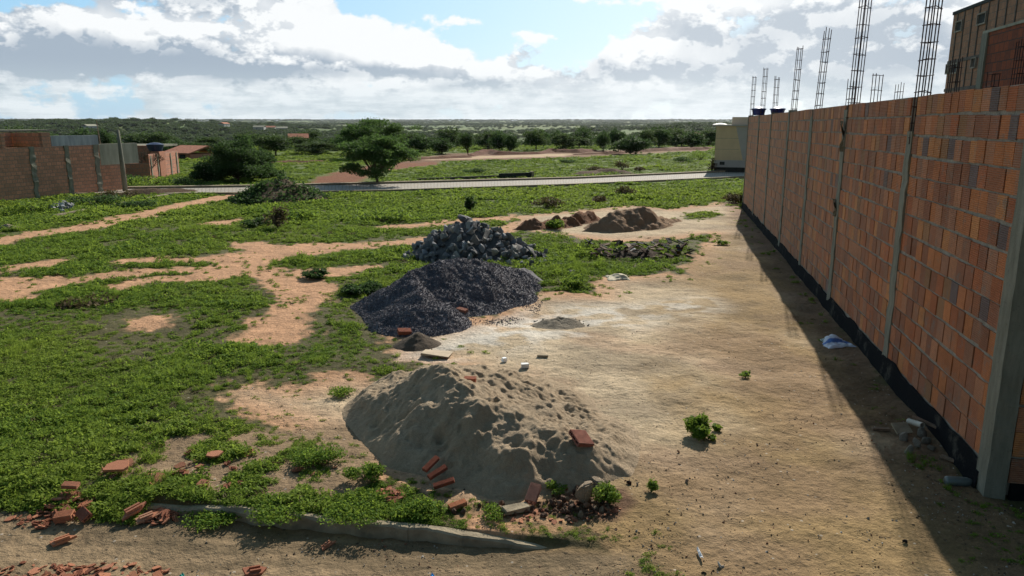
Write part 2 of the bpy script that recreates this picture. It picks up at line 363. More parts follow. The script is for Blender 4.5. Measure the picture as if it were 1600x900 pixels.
# ------------------------------------------------------------------ terrain
KA, KB = P(236, 778), P(940, 850)                     # near kerb, far edge of its top
kd = (KB-KA).normalized(); kn = Vector((-kd.y, kd.x, 0))   # kn points away from the camera
WA0, WB0 = Vector((3.93*.9, 5.78*.9, 0)), Vector((8.25*.9, 26.8*.9, 0))   # foot of the long block wall
wu = (WB0-WA0).normalized(); wn = Vector((wu.y, -wu.x, 0)); WL = (WB0-WA0).length   # wn points away from the yard
BARE = [W(l) for l in [
 [(1100, 1100), (940, 850), (860, 812), (700, 800), (640, 772), (560, 722), (520, 690), (440, 660), (330, 622), (335, 606), (400, 596), (460, 606), (540, 586), (620, 592), (700, 572),
  (622, 560), (622, 522), (700, 512), (785, 492), (830, 452), (872, 462), (925, 462), (935, 436), (1000, 434), (1075, 430), (1100, 388), (1118, 366), (1060, 372), (960, 377), (880, 368), (800, 358),
  (815, 338), (930, 328), (990, 322), (1050, 328), (1150, 316), (1700, 960), (1700, 1100)],
 [(365, 378), (450, 383), (560, 381), (660, 372), (670, 377), (560, 390), (440, 402), (422, 410), (440, 425), (520, 446), (512, 465), (490, 480), (486, 530), (440, 546), (385, 522), (400, 500), (440, 482), (435, 460),
  (405, 440), (380, 432), (330, 438), (250, 440), (190, 454), (168, 449), (240, 434), (320, 428), (310, 424), (220, 432), (120, 442), (50, 455), (40, 466), (0, 474), (-60, 474), (-60, 444), (0, 440), (100, 436), (210, 424), (330, 414), (372, 412), (350, 409), (190, 412), (192, 407), (300, 403), (372, 400), (380, 395)],
 [(0, 418), (100, 405), (108, 409), (60, 419), (0, 427)],
 [(320, 350), (385, 338), (380, 343), (340, 354)],
 [(200, 500), (262, 496), (240, 512), (205, 512)],
 [(600, 352), (800, 338), (960, 326), (960, 329), (800, 343), (600, 356)],
 [(690, 375), (760, 372), (830, 355), (800, 352), (700, 371)],
 [(450, 425), (510, 420), (590, 418), (560, 426), (470, 431)],
 [(1040, 330), (1130, 321), (1160, 320), (1120, 328), (1060, 334)],
]]
GREEN = [W(l) for l in [
 [(1060, 342), (1090, 333), (1130, 332), (1128, 340), (1090, 346)],
 [(600, 566), (640, 560), (700, 562), (690, 572), (640, 585), (605, 585)],
 [(0, 428), (110, 420), (200, 416), (120, 430), (40, 436)],
]]
LONGP = W([(-200, 410), (0, 377), (100, 361), (200, 341), (300, 319), (350, 308), (395, 300)])
YARDP = BARE[0]
def fray(x, y):
    D = np.sqrt(x*x+y*y)
    return (fbm(x*2.2, y*2.2, 5, 4)-.5)*(.30+.010*D)*1.6+(fbm(x*9, y*9, 9, 3)-.5)*.35+.03+.05*ss(9, 16, D)
def bare_sd(x, y):
    s = np.full(np.shape(x), -1e9)
    for p in BARE: s = np.maximum(s, poly_sd(x, y, p))
    s = np.maximum(s, .42-line_d(x, y, LONGP))
    for p in GREEN: s = np.minimum(s, -poly_sd(x, y, p))
    return s+fray(x, y)
def road_side(x, y):
    """metres on the camera side of the near kerb line, fading out right of its end"""
    d = -((x-KA.x)*kn.x+(y-KA.y)*kn.y)
    s = (x-KA.x)*kd.x+(y-KA.y)*kd.y; L = (KB-KA).length
    return d, s, L
ROAD_UP = W([(-300, 300), (195, 297), (400, 294), (600, 289), (900, 281), (1160, 269), (1500, 254)])
ROAD_DN = W([(-300, 308), (195, 305), (400, 304), (600, 300), (900, 290), (1160, 278), (1500, 263)])
ROADP = ROAD_UP+ROAD_DN[::-1]
def Z(x, y):
    x = np.asarray(x, float); y = np.asarray(y, float); r = np.sqrt(x*x+y*y); a = np.degrees(np.arctan2(x, y))
    z = -ss(78, 230, r)*7-ss(230, 520, r)*4
    z = z+ss(700, 2200, r)*9+ss(2200, 5200, r)*20
    z = z+(fbm(x/160, y/160, 31, 4)-.5)*9*ss(150, 600, r)
    z = z+np.exp(-((a+27)/13)**2)*np.exp(-((r-950)/350)**2)*15
    z = z+np.exp(-((a-14)/8)**2)*np.exp(-((r-800)/300)**2)*11.5
    z = z+(fbm(x/9, y/9, 41, 3)-.5)*.35*ss(45, 90, r)
    # foreground road lies lower than the lot
    d, s, L = road_side(x, y)
    edge = np.where(s < 0, ss(-.15, .35, d), ss(-.02, .05, d))
    fall = ss(L+.25, L-.9, s)
    z = z-.085*edge*fall*(r < 30)
    near = 1-ss(18, 40, r)
    z = z+(fbm(x*1.1, y*1.1, 51, 4)-.5)*.07*near+(fbm(x*6, y*6, 52, 3)-.5)*.022*near
    # tyre ruts in the road
    rut = np.sin((d*11)+3*fbm(x*.6, y*.6, 60, 3)*3)*.008
    z = z+rut*ss(.15, .4, d)*fall*(r < 12)
    return z
def zat(x, y): return float(Z(np.array([x]), np.array([y]))[0])
def G(px, py):
    v = P(px, py); v.z = zat(v.x, v.y); return v

def lin(r, g, b): return np.array([((c/255+.055)/1.055)**2.4 if c > 10 else c/3294. for c in (r, g, b)])
def build_ground():
    pys = np.concatenate([np.array([90000, 20000, 8000, 4000, 2500, 1800, 1500, 1350, 1250, 1180, 1120, 1070, 1030, 1000, 975]), np.arange(950, 200, -1.35), np.arange(200, 191.4, -.45)])
    th = np.arctan((pys-450)/F)+PT; rr = H/np.tan(np.clip(th, 1e-4, math.pi/2-.02)); rr = np.concatenate([[.02], np.sort(np.abs(rr))]); rr = rr[rr < 7800]; rr = np.concatenate([rr, [7800, 8500]])
    aa = np.concatenate([np.arange(-180, -44, 6.0), np.arange(-42, 42.01, .105), np.arange(48, 180, 6.0)]); aa = np.radians(aa)
    A, Rr = np.meshgrid(aa, rr); X = (np.sin(A)*Rr).ravel(); Y = (np.cos(A)*Rr).ravel(); na = len(aa); nr = len(rr)
    Zz = Z(X, Y); r = np.sqrt(X*X+Y*Y)
    sd = bare_sd(X, Y); bare = ss(-.12, .06, sd)
    path = np.array([.50, .285, .165]); yard = np.array([.50, .395, .27]); brown = np.array([.26, .175, .08]); under = np.array([.095, .085, .035]); field = np.array([.13, .16, .04])
    yd = ss(-.2, .8, poly_sd(X, Y, YARDP))
    c = path[None]*(1-yd[:, None])+yard[None]*yd[:, None]
    # browner earth to the right / front of the yard
    bp = poly_sd(X, Y, W([(1000, 930), (900, 800), (960, 730), (1010, 690), (1050, 600), (1080, 500), (1040, 440), (1150, 340), (1700, 900), (1700, 1100)]))
    bm = ss(-.8, .9, bp+(fbm(X*1.3, Y*1.3, 77, 4)-.5)*2.2); c = c*(1-bm[:, None]*.96)+brown[None]*bm[:, None]*.96*1.08
    vv = ss(.5, .68, fbm(X*.9, Y*1.6, 79, 5))[:, None]*yd[:, None]; c = c*(1-.28*vv)*np.array([1, .99, .96])[None]
    pk = ss(.5, .7, fbm(X*.7, Y*.9, 80, 4))[:, None]*yd[:, None]*.5; c = c*(1-pk)+np.array([.42, .27, .17])[None]*pk*(.55+.45*(1-bm[:, None]))
    # cement-white stains
    cm = np.maximum(ss(-.5, .6, poly_sd(X, Y, W([(620, 560), (780, 495), (900, 478), (1010, 480), (1020, 505), (930, 525), (800, 545), (700, 560)]))), .8*ss(-.5, .4, poly_sd(X, Y, W([(960, 480), (1100, 470), (1120, 485), (980, 500)]))))
    st = cm*ss(.36, .54, fbm(X*2.4, Y*3.4, 83, 5)); c = c*(1-.75*st[:, None])+np.array([.68, .64, .57])[None]*.75*st[:, None]
    # wall shadow darkened into the earth colour at the foot of the block wall
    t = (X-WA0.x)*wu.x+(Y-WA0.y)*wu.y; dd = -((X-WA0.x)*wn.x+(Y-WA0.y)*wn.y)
    shaded = ss(.75, .2, dd+(fbm(X*3, Y*3, 91, 4)-.5)*.5)*(t > -6); c = c*(1-.6*shaded[:, None])+np.array([.07, .042, .028])[None]*.6*shaded[:, None]
    # road of wet packed silt in front
    d, s, L = road_side(X, Y); rm = ss(-.02, .15, d)*ss(L+.6, L, s)*(r < 25)
    rn = fbm(X*1.2, Y*5, 101, 5); rc = np.array([.18, .13, .075])[None]*(1-ss(.4, .62, rn)[:, None])+np.array([.29, .205, .12])[None]*ss(.4, .62, rn)[:, None]
    c = c*(1-rm[:, None])+rc*rm[:, None]
    red = rm*ss(.8, 1.5, d)*ss(.3, -1.5, X)*ss(.45, .6, fbm(X*3, Y*4, 105, 4)); c = c*(1-.6*red[:, None])+np.array([.36, .15, .08])[None]*.6*red[:, None]
    bare = np.maximum(bare, rm)
    # green ground; drier far fields
    fn = fbm(X/5, Y/5, 111, 4); gcol = under[None]*(1-ss(12, 35, r)[:, None])+np.array([.10, .14, .025])[None]*ss(12, 35, r)[:, None]
    gcol = gcol*(.75+.5*fn[:, None]); ff = ss(120, 300, r)[:, None]; fx = fbm(X/70, Y/70, 121, 4)
    fcol = 1.0*np.array([.09, .145, .035])[None]*(1-ss(.45, .65, fx)[:, None])+1.0*np.array([.13, .165, .045])[None]*ss(.5, .65, fx)[:, None]
    gcol = gcol*(1-ff)+fcol*ff
    c = gcol*(1-bare[:, None])+c*bare[:, None]
    # red turned earth beyond the road
    def patch(pl, colr, soft, seed, fr):
        nonlocal c
        m = ss(-soft, soft, poly_sd(X, Y, W(pl))+(fbm(X/1.5, Y/1.5, seed, 4)-.5)*fr)
        c = c*(1-m[:, None])+np.array(colr)[None]*m[:, None]
    patch([(480, 291), (490, 280), (540, 264), (600, 256), (680, 249), (690, 256), (600, 268), (575, 276), (560, 292)], (.19, .07, .03), .3, 131, .9)
    patch([(610, 250), (700, 240), (900, 237), (1110, 228), (1110, 236), (1000, 241), (905, 246), (700, 252), (620, 256)], (.17, .085, .045), .6, 133, 3)
    patch([(670, 246), (880, 240), (900, 241), (880, 245), (670, 250)], (.48, .34, .21), .4, 134, 1.5)
    patch([(430, 255), (480, 252), (475, 257), (430, 259)], (.45, .30, .19), .4, 135, 1)
    patch([(905, 272), (960, 268), (985, 272), (930, 276)], (.13, .07, .04), .3, 136, 1)
    patch([(690, 806), (760, 792), (850, 778), (900, 760), (985, 762), (1000, 790), (960, 822), (850, 822)], (.15, .085, .05), .05, 141, .35)
    patch([(130, 712), (330, 680), (560, 668), (590, 740), (560, 782), (400, 778), (180, 768)], (.27, .185, .11), .08, 143, .5)
    patch([(890, 240), (1000, 238), (1080, 233), (1080, 235), (1000, 241), (900, 243)], (.22, .13, .06), .4, 137, 3)
    idx = np.arange(nr*na).reshape(nr, na); i0 = idx[:-1]; i1 = idx[1:]
    Fq = np.stack([i0, i1, np.roll(i1, -1, 1), np.roll(i0, -1, 1)], -1).reshape(-1, 4)[:, ::-1]
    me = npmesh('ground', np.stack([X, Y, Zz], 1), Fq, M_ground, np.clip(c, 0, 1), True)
    o = link('ground', me); tag(o, 'lot of bare trodden earth and green ground running out to the plain', 'ground', kind='structure')
build_ground()

# paved road beyond the lot
def build_road():
    def f(g, b, L):
        uv = g.n('ShaderNodeUVMap', uv_map='uv').outputs[0]; v = coord(g)
        br = g.n('ShaderNodeTexBrick', {'Vector': uv, 'Color1': (.40, .36, .31, 1), 'Color2': (.31, .29, .255, 1), 'Mortar': (.15, .125, .09, 1), 'Scale': 1.0, 'Mortar Size': .02, 'Brick Width': .3, 'Row Height': .22})
        n = g.noise(v, .8, 6, .6); c = g.mix(g.mr(n, .45, .7, 0, .5), br.outputs[0], (.36, .28, .2)); L.new(c, b.inputs['Base Color']); bump(g, b, g.noise(v, 20, 4), .02)
    M = mat('stone_paving', f, .85, .25)
    def strip(a, b, z0, z1, name, m):
        n = 60; V = []; U = []
        def at(pl, t):
            s = t*(len(pl)-1); i = min(int(s), len(pl)-2); k = s-i; return Vector(pl[i]).lerp(Vector(pl[i+1]), k)
        V = []; s = 0; last = None
        for i in range(n+1):
            p, q = at(a, i/n), at(b, i/n)
            if last is not None: s += (p-last).length
            last = p; V += [(p.x, p.y, z0), (p.x, p.y, z1), (q.x, q.y, z1), (q.x, q.y, z0)]; w = (p-q).length
            U += [(s, -.1), (s, 0), (s, w), (s, w+.1)]
        Fs = []
        for i in range(n):
            for k in range(4): Fs.append((i*4+k, i*4+(k+1) % 4, i*4+4+(k+1) % 4, i*4+4+k))
        Fs += [(0, 3, 2, 1), tuple(n*4+k for k in range(4))]
        return MB().add(V, Fs, (1, 1, 1), U).build(name, m)
    tag(strip(ROAD_UP, ROAD_DN, -.3, .05, 'road', M), 'narrow pale stone-paved road crossing behind the lot', 'road', kind='structure')
    def offs(pl, d):
        out = []
        for i, p in enumerate(pl):
            a = Vector(pl[max(0, i-1)]); b = Vector(pl[min(len(pl)-1, i+1)]); t = (b-a).normalized(); out.append((p[0]-t.y*d, p[1]+t.x*d))
        return out
    k1 = strip(offs(ROAD_UP, .32), offs(ROAD_UP, .004), -.2, .13, 'road_kerb', M_kerb); tag(k1, 'pale concrete kerb along the far side of the paved road', 'kerb')
    k2 = strip(offs(ROAD_DN, -.004), offs(ROAD_DN, -.16), -.2, .10, 'road_kerb', M_kerb); tag(k2, 'low concrete kerb along the near side of the paved road', 'kerb')
build_road()

# ------------------------------------------------------------------ long wall of ribbed clay blocks
YAW = math.atan2(wu.y, wu.x); WH = 2.93
BRK = [(.48, .175, .07), (.42, .16, .075), (.33, .135, .07), (.52, .19, .07), (.37, .17, .095), (.44, .145, .06), (.32, .13, .07), (.46, .20, .10), (.55, .23, .085)]
def brick_colour():
    c = random.choice(BRK); k = random.uniform(.86, 1.14)
    if random.random() < .02: c = (.17, .12, .105)
    if random.random() < .03: c = (.34, .17, .08)
    return tuple(q*k for q in c)
def courses(mb, x0, x1, z0, z1, face, axis=0, rh=.193, bw=.172, thick=.06, joint=.012):
    z = z0
    while z < z1-.05:
        h = min(rh, z1-z); x = x0-random.uniform(0, bw*.9)
        while x < x1:
            w = bw*random.choice([1, 1, 1, .94, 1.05, 1.0, .82]); a, b = max(x, x0), min(x+w, x1)
            if b-a > .02:
                dy = random.uniform(-.005, .004); zz = random.uniform(-.005, .005)+.006*math.sin((a+z)*1.7+z*5)
                c = ((a+b)/2, face-thick/2+dy, z+h/2+zz); s = (b-a-joint*.9, thick, h-joint*1.8)
                rot = Matrix.Rotation(random.uniform(-.008, .008), 3, 'X')
                if axis == 1: c = (face+thick/2+dy, -(a+b)/2, z+h/2+zz); s = (thick, b-a-joint, h-joint*1.5)
                mb.box(c, s, rot, brick_colour())
            x += w
        z += h
def wall_rise(o):
    off = o.location.x
    for v in o.data.vertices: v.co.z *= 1.024-.034*(v.co.x+off)/WL
def rough_post(mb, x, w, y0, y1, z0, z1, n=22, amp=.012):
    V = []; Fs = []
    for i in range(n+1):
        z = z0+(z1-z0)*i/n
        for (sx, sy) in ((-1, y0), (-1, y1), (1, y1), (1, y0)):
            V.append((x+sx*w/2+random.uniform(-amp, amp), sy+(random.uniform(-amp, amp)*.5 if sy == y1 else 0), z))
    for i in range(n):
        for k in range(4): Fs.append((i*4+k, i*4+(k+1) % 4, i*4+4+(k+1) % 4, i*4+4+k))
    Fs += [(3, 2, 1, 0), tuple(n*4+k for k in range(4))]; mb.add(V, Fs)
def cage(parent, loc, z0, h, w=.1, d=.1, tilt=(0, 0), bar=.0085, step=.2, name='rebar_cage'):
    mb = MB()
    for (sx, sy) in ((-1, -1), (1, -1), (1, 1), (-1, 1), (0, 1), (0, -1))[:6 if h > 2 else 4]:
        pts = [(sx*w/2+random.uniform(-.004, .004)+tilt[0]*t, sy*d/2+random.uniform(-.004, .004)+tilt[1]*t, t+(random.uniform(-.03, .03) if t == h else 0)) for t in [0, h*.25, h*.5, h*.75, h]]
        mb.tube(pts, bar, 5)
    o = mb.build(name, M_iron, parent, loc=(loc[0], loc[1], z0), rot=(0, 0, R(-38) if h > 2.5 else R(12)))
    z = step*.4
    while z < h:
        s = MB(); cx, cy = tilt[0]*z, tilt[1]*z; a = w/2+bar*1.3; b = d/2+bar*1.3; q = [(cx-a, cy-b), (cx+a, cy-b), (cx+a, cy+b), (cx-a, cy+b)]
        zz = [z+random.uniform(-.012, .012) for _ in range(4)]
        s.tube([(q[i % 4][0], q[i % 4][1], zz[i % 4]) for i in range(5)], bar*.65, 4)
        s.build('stirrup', M_iron, o); z += step*random.uniform(.85, 1.15)
    return o
def long_wall():
    w = empty('block_wall', WA0, 'long tall wall of ribbed orange clay blocks between concrete columns, running along the right of the yard', 'wall', rz=YAW)
    cols = [2.66, 5.66, 8.28, 10.88, 13.7, 16.25]; gaps = [.37, .10, .16, .0, .0, .04]; edges = [.055]+cols+[WL-.1]
    core = MB()
    for i in range(len(edges)-1):
        a = edges[i]+(.085 if i else 0); b = edges[i+1]-.085
        mb = MB(); courses(mb, a, b, .20, WH+random.uniform(-.01, .01), 0.0); mb.build('block_panel', M_block, w)
        MB().box(((a+b)/2, -.07, WH/2-.02), (b-a, .12, WH-.03)).build('mortar_core', M_mortar, w)
    for c, gp in zip(cols, gaps):
        mb = MB(); rough_post(mb, c, .185, -.13, .014, .0, WH-gp, 26, .016); mb.build('concrete_column', M_conc, w)
    mb = MB(); rough_post(mb, WL-.04, .12, -.13, .008, .0, WH); mb.build('concrete_column', M_conc, w)
    mb = MB(); V = []                                       # corner pillar, an L in plan
    rough_post(mb, -.04, .18, -.12, .02, -.02, WH+.0, 26, .006); mb.build('concrete_column', M_conc, w)
    # bitumen skirt with a ragged top
    n = 160; V = []; Fs = []
    for i in range(n+1):
        x = .0+(WL)*i/n; t = .205+(float(fbm(x*2.2, 0.3, 3, 4))-.5)*.13
        V += [(x, .002, t), (x, .014, t-.01), (x, .03+.02*float(vnoise(x*3, 1, 8)), -.05)]
    for i in range(n): Fs += [(i*3+3, i*3+4, i*3+1, i*3), (i*3+4, i*3+5, i*3+2, i*3+1)]
    MB().add(V, Fs).build('bitumen_skirt', M_tar, w)
    # return wall towards the right
    mb = MB(); courses(mb, .125, 7.5, .1, WH, -.118, 1, .2, .25); mb.build('block_panel', M_block, w)
    MB().box((-.043, -3.78, WH/2), (.12, 7.3, WH-.02)).build('mortar_core', M_mortar, w)
    MB().box((-.113, -3.8, .03), (.05, 7.3, .15)).build('bitumen_skirt', M_tar, w)
    for ch in w.children: wall_rise(ch)
    for x, h, tl in ((19.1, 1.15, (.0, -.01)), (16.3, 1.2, (.0, -.01)), (13.7, .83, (.01, 0)), (10.85, 1.25, (.0, -.02)), (8.25, 1.3, (-.02, -.03)), (5.62, 2.6, (-.03, -.035)), (2.66, 2.4, (-.02, -.02))):
        cage(w, (x, -.065), WH-.45, h+.45, .085 if h < 2 else .15, .085, tl, bar=.0065, step=.19 if x > 3 else .17)
    return w
long_wall()
def W2(t, lat, z=0): return WA0+wu*t+wn*lat+Vector((0, 0, z))
# ragged scraps caught in the wall
def scrap(t, z, L, label):
    V = []; Fs = []; n = 9
    for i in range(n+1):
        a = i/n; ww = .055*(1-.5*a)*random.uniform(.6, 1.2)
        for k in range(3): V.append((-.10*a+(k-1)*ww+random.uniform(-.012, .012), .03+.02*math.sin(a*6+k)+random.uniform(0, .02), -a*L))
    for i in range(n):
        for k in range(2): Fs.append((i*3+k, i*3+k+1, i*3+4+k, i*3+3+k))
    o = MB().add(V, Fs).build('torn_sacking', simple('torn_sacking', (.12, .09, .05), .95, .4, 15, .004), loc=W2(t, 0, z), rot=(0, 0, YAW))
    md = o.modifiers.new('thick', 'SOLIDIFY'); md.thickness = .006
    tag(o, label, 'rag')
scrap(5.68, 2.72, .42, 'torn brown sacking hanging from the top of a column in the long block wall')
scrap(5.75, 1.62, .24, 'short brown rag caught halfway up the same wall column, below the longer one')

# rebar of other unfinished columns behind the wall
def back_col(px, ytop, ybase, D, label, w=.12):
    p = PD(px, D); zt = ztop(ytop, p); zb = 1.6
    e = empty('unfinished_column', p, label, 'column', 'rebar columns behind the block wall', YAW)
    mb = MB(); rough_post(mb, 0, w+.08, -.1, .1, -.1, zb+.1, 8); mb.build('column_shaft', M_conc, e)
    cage(e, (0, 0), zb, zt-zb, w, w, (.01, -.01), bar=.007, step=.22)
for a in ((1313, 124, 164, 15, 'rebar cage of an unfinished column behind the wall, left of the tallest far rebar'), (1349, 115, 158, 13.6, 'rebar cage of an unfinished column standing just right of the tall middle rebar'),
          (1387, 130, 148, 17.5, 'short stub of rebar behind the wall, halfway between the two tall rebar cages'), (1463, 91, 142, 12.6, 'wide rebar cage behind the wall, beside the dark corner of the tall brick building'),
          (1521, 114, 134, 12.2, 'rusty rebar ends of a column in front of the red brick building'), (1558, 62, 128, 12.4, 'dark rusty rebar column standing against the red brick building')):
    back_col(*a)

def uvwall(p0, p1, z0, z1, th, m, name, parent=None, side=1, org=None):
    """upright slab from p0 to p1 (world xy) with metre uv"""
    a = Vector((p0[0], p0[1], 0)); b = Vector((p1[0], p1[1], 0)); t = (b-a); L = t.length; t.normalize(); n = Vector((t.y, -t.x, 0))*side*th
    o = org or Vector((0, 0, 0)); mb = MB(); a -= o; b -= o; z0 -= o.z; z1 -= o.z
    c = [a, b, b+n, a+n]
    for i in range(4):
        q, r = c[i], c[(i+1) % 4]; l = (r-q).length
        mb.add([(q.x, q.y, z0), (r.x, r.y, z0), (r.x, r.y, z1), (q.x, q.y, z1)], [(0, 1, 2, 3)], (1, 1, 1), [(0, z0), (l, z0), (l, z1), (0, z1)])
    mb.add([(v.x, v.y, z1) for v in c], [(0, 1, 2, 3)], (1, 1, 1), [(0, 0), (L, 0), (L, th), (0, th)])
    mb.add([(v.x, v.y, z0) for v in c][::-1], [(0, 1, 2, 3)], (1, 1, 1), [(0, 0), (L, 0), (L, th), (0, th)])
    bmo = mb.mesh(name, m); bm = bmesh.new(); bm.from_mesh(bmo); bmesh.ops.remove_doubles(bm, verts=bm.verts, dist=1e-5); bmesh.ops.recalc_face_normals(bm, faces=bm.faces); bm.to_mesh(bmo); bm.free()
    return link(name, bmo, parent)
# red brick building and the tall brown one
def right_buildings():
    pb = PD(1530, 18.0, 4.6); pb.z = 0; zt = ztop(53, pb)
    e = empty('brick_building', pb, 'red clay brick building with a pale coping over the right end of the wall', 'building')
    near = pb-wu*14; back = pb+wn*6
    uvwall(pb, near, -.1, zt, .15, M_bw3, 'wall', e, -1, pb); uvwall(pb+wn*.16, back, -.1, zt-.2, .15, M_bw3, 'wall', e, 1, pb)
    uvwall(pb-wn*.02-wu*(-.03), near-wn*.02, zt+.002, zt+.06, .2, M_plaster, 'coping', e, -1, pb)
    mb = MB(); rough_post(mb, 0, .3, -.14, .03, -.1, zt, 12); mb.build('corner_column', M_conc, e, loc=-wu*.15-wn*.012, rot=(0, 0, YAW))
    # low parapet ahead of it
    pl = pb+wu*.02; 
    q = None
    for k in range(400):
        c = pb+wu*(k*.02); px = 800+F*c.x/(c.y*math.cos(PT)+(.6)*math.sin(PT))
        if px < 1466: q = c; break
    q = q or pb+wu*4
    f = empty('low_brick_wall', q, 'low dark brick wall joining the foot of the tall brown building above the block wall', 'wall')
    uvwall(q, pb+wu*.02, -.1, ztop(131, pb)-.1, .15, M_bw2, 'wall', f, -1, q)
    # tall building
    pa = PD(1478, 26.0, 5); pa.z = 0; zt = ztop(24, pa)
    g = empty('tall_brick_building', pa, 'tall brown brick building with thin concrete columns and small vents at the top right', 'building')
    near = pa-wu*16
    uvwall(pa, near, -.1, zt, .2, M_bw2, 'wall', g, -1, pa); uvwall(pa+wn*.21, pa+wn*8, -.1, zt, .2, M_bw2, 'wall', g, 1, pa)
    uvwall(pa-wn*.04, near-wn*.04, zt+.002, zt+.10, .3, M_dark, 'coping', g, -1, pa)
    for k in range(14):
        c = -wu*(.45+k*.62+random.uniform(-.04, .04)); mb = MB(); mb.box((0, .012, zt/2), (.06, .024, zt-.02), None, (1, 1, 1)); mb.build('concrete_column', M_oldc, g, loc=c, rot=(0, 0, YAW))
    for z in (2.0*zt/3+.55, zt*.61):
        mb = MB(); mb.box((-4, .016, z), (8.0, .028, .09)); mb.build('ring_beam', M_oldc, g, rot=(0, 0, YAW))
    for (px, py, w, h) in ((1500, 41, .5, .27), (1536, 29, .6, .27), (1492, 107, .6, .26), (1482, 108, .16, .25), (1523, 98, .3, .25)):
        for k in range(900):
            c = pa-wu*(k*.02)
            z = ztop(py, c); yc = c.y*math.cos(PT)-(z-H)*math.sin(PT)
            if 800+F*c.x/yc > px: break
        fr = MB()
        for (dx, dz, sx, sz) in ((0, h/2+.02, w+.08, .04), (0, -h/2-.02, w+.08, .04), (-w/2-.02, 0, .04, h), (w/2+.02, 0, .04, h)): fr.box((dx, .03, dz), (sx, .07, sz))
        fo = fr.build('vent_frame', M_mortar, g, loc=(c-pa)+Vector((0, 0, z)), rot=(0, 0, YAW))
        MB().box((0, .008, 0), (w, .02, h)).build('vent_dark_panel', M_dark, fo)  # solid dark panel painted in for the shade of a vent hole
right_buildings()

# water tubs on a flat roof behind the wall
def tanks():
    D = 25.5; pa = PD(1176, D); zb = ztop(180, pa)
    hs = empty('flat_roofed_house', pa+Vector((1.3, .4, 0)), 'low flat roofed brick house hidden behind the far end of the long wall', 'house')
    o = pa+Vector((1.3, .4, 0))
    uvwall(o-wn*1.1-wu*.7, o+wn*4-wu*.7, -.1, zb-.12, .15, M_bw4, 'wall', hs, -1, o); uvwall(o-wn*1.1-wu*.53, o-wn*1.1+wu*3, -.1, zb-.12, .15, M_bw4, 'wall', hs, 1, o)
    MB().box((1.1, -1.4, zb-.06), (3.8, 5.0, .119)).build('roof', M_conc, hs, rot=(0, 0, YAW))
    for px, w, lb in ((1179, 21.5, 'blue plastic water tub at the far end of the wall, left one of two'), (1208, 23, 'blue plastic water tub behind the wall, right one of two')):
        p = PD(px, D); p.z = zb; r = w/F*D/2; e = empty('water_tub', p, lb, 'water tank', 'blue water tubs')
        h = .21; V = []; Fs = []; n = 28; prof = [(r*.78, 0), (r*.95, h), (r*1.03, h), (r*1.03, h*.86), (r*.95, h*.86)]
        prof = [(0, 0), (r*.76, 0), (r*.93, h*.84), (r*1.02, h*.84), (r*1.02, h)]
        for (rr, z) in prof:
            for k in range(n): V.append((rr*math.cos(2*math.pi*k/n), rr*math.sin(2*math.pi*k/n), z))
        for i in range(len(prof)-1):
            for k in range(n): Fs.append((i*n+k, i*n+(k+1) % n, (i+1)*n+(k+1) % n, (i+1)*n+k))
        MB().add(V, Fs).build('tub', M_tank, e, smooth=False)
        V = []; Fs = []; prof = [(r*1.0, h+.002), (r*.8, h+.03), (r*.3, h+.055), (.001, h+.06)]
        for (rr, z) in prof:
            for k in range(n): V.append((rr*math.cos(2*math.pi*k/n), rr*math.sin(2*math.pi*k/n), z))
        for i in range(len(prof)-1):
            for k in range(n): Fs.append((i*n+k, i*n+(k+1) % n, (i+1)*n+(k+1) % n, (i+1)*n+k))
        MB().add(V, Fs).build('lid', M_lid, e, smooth=True)
tanks()

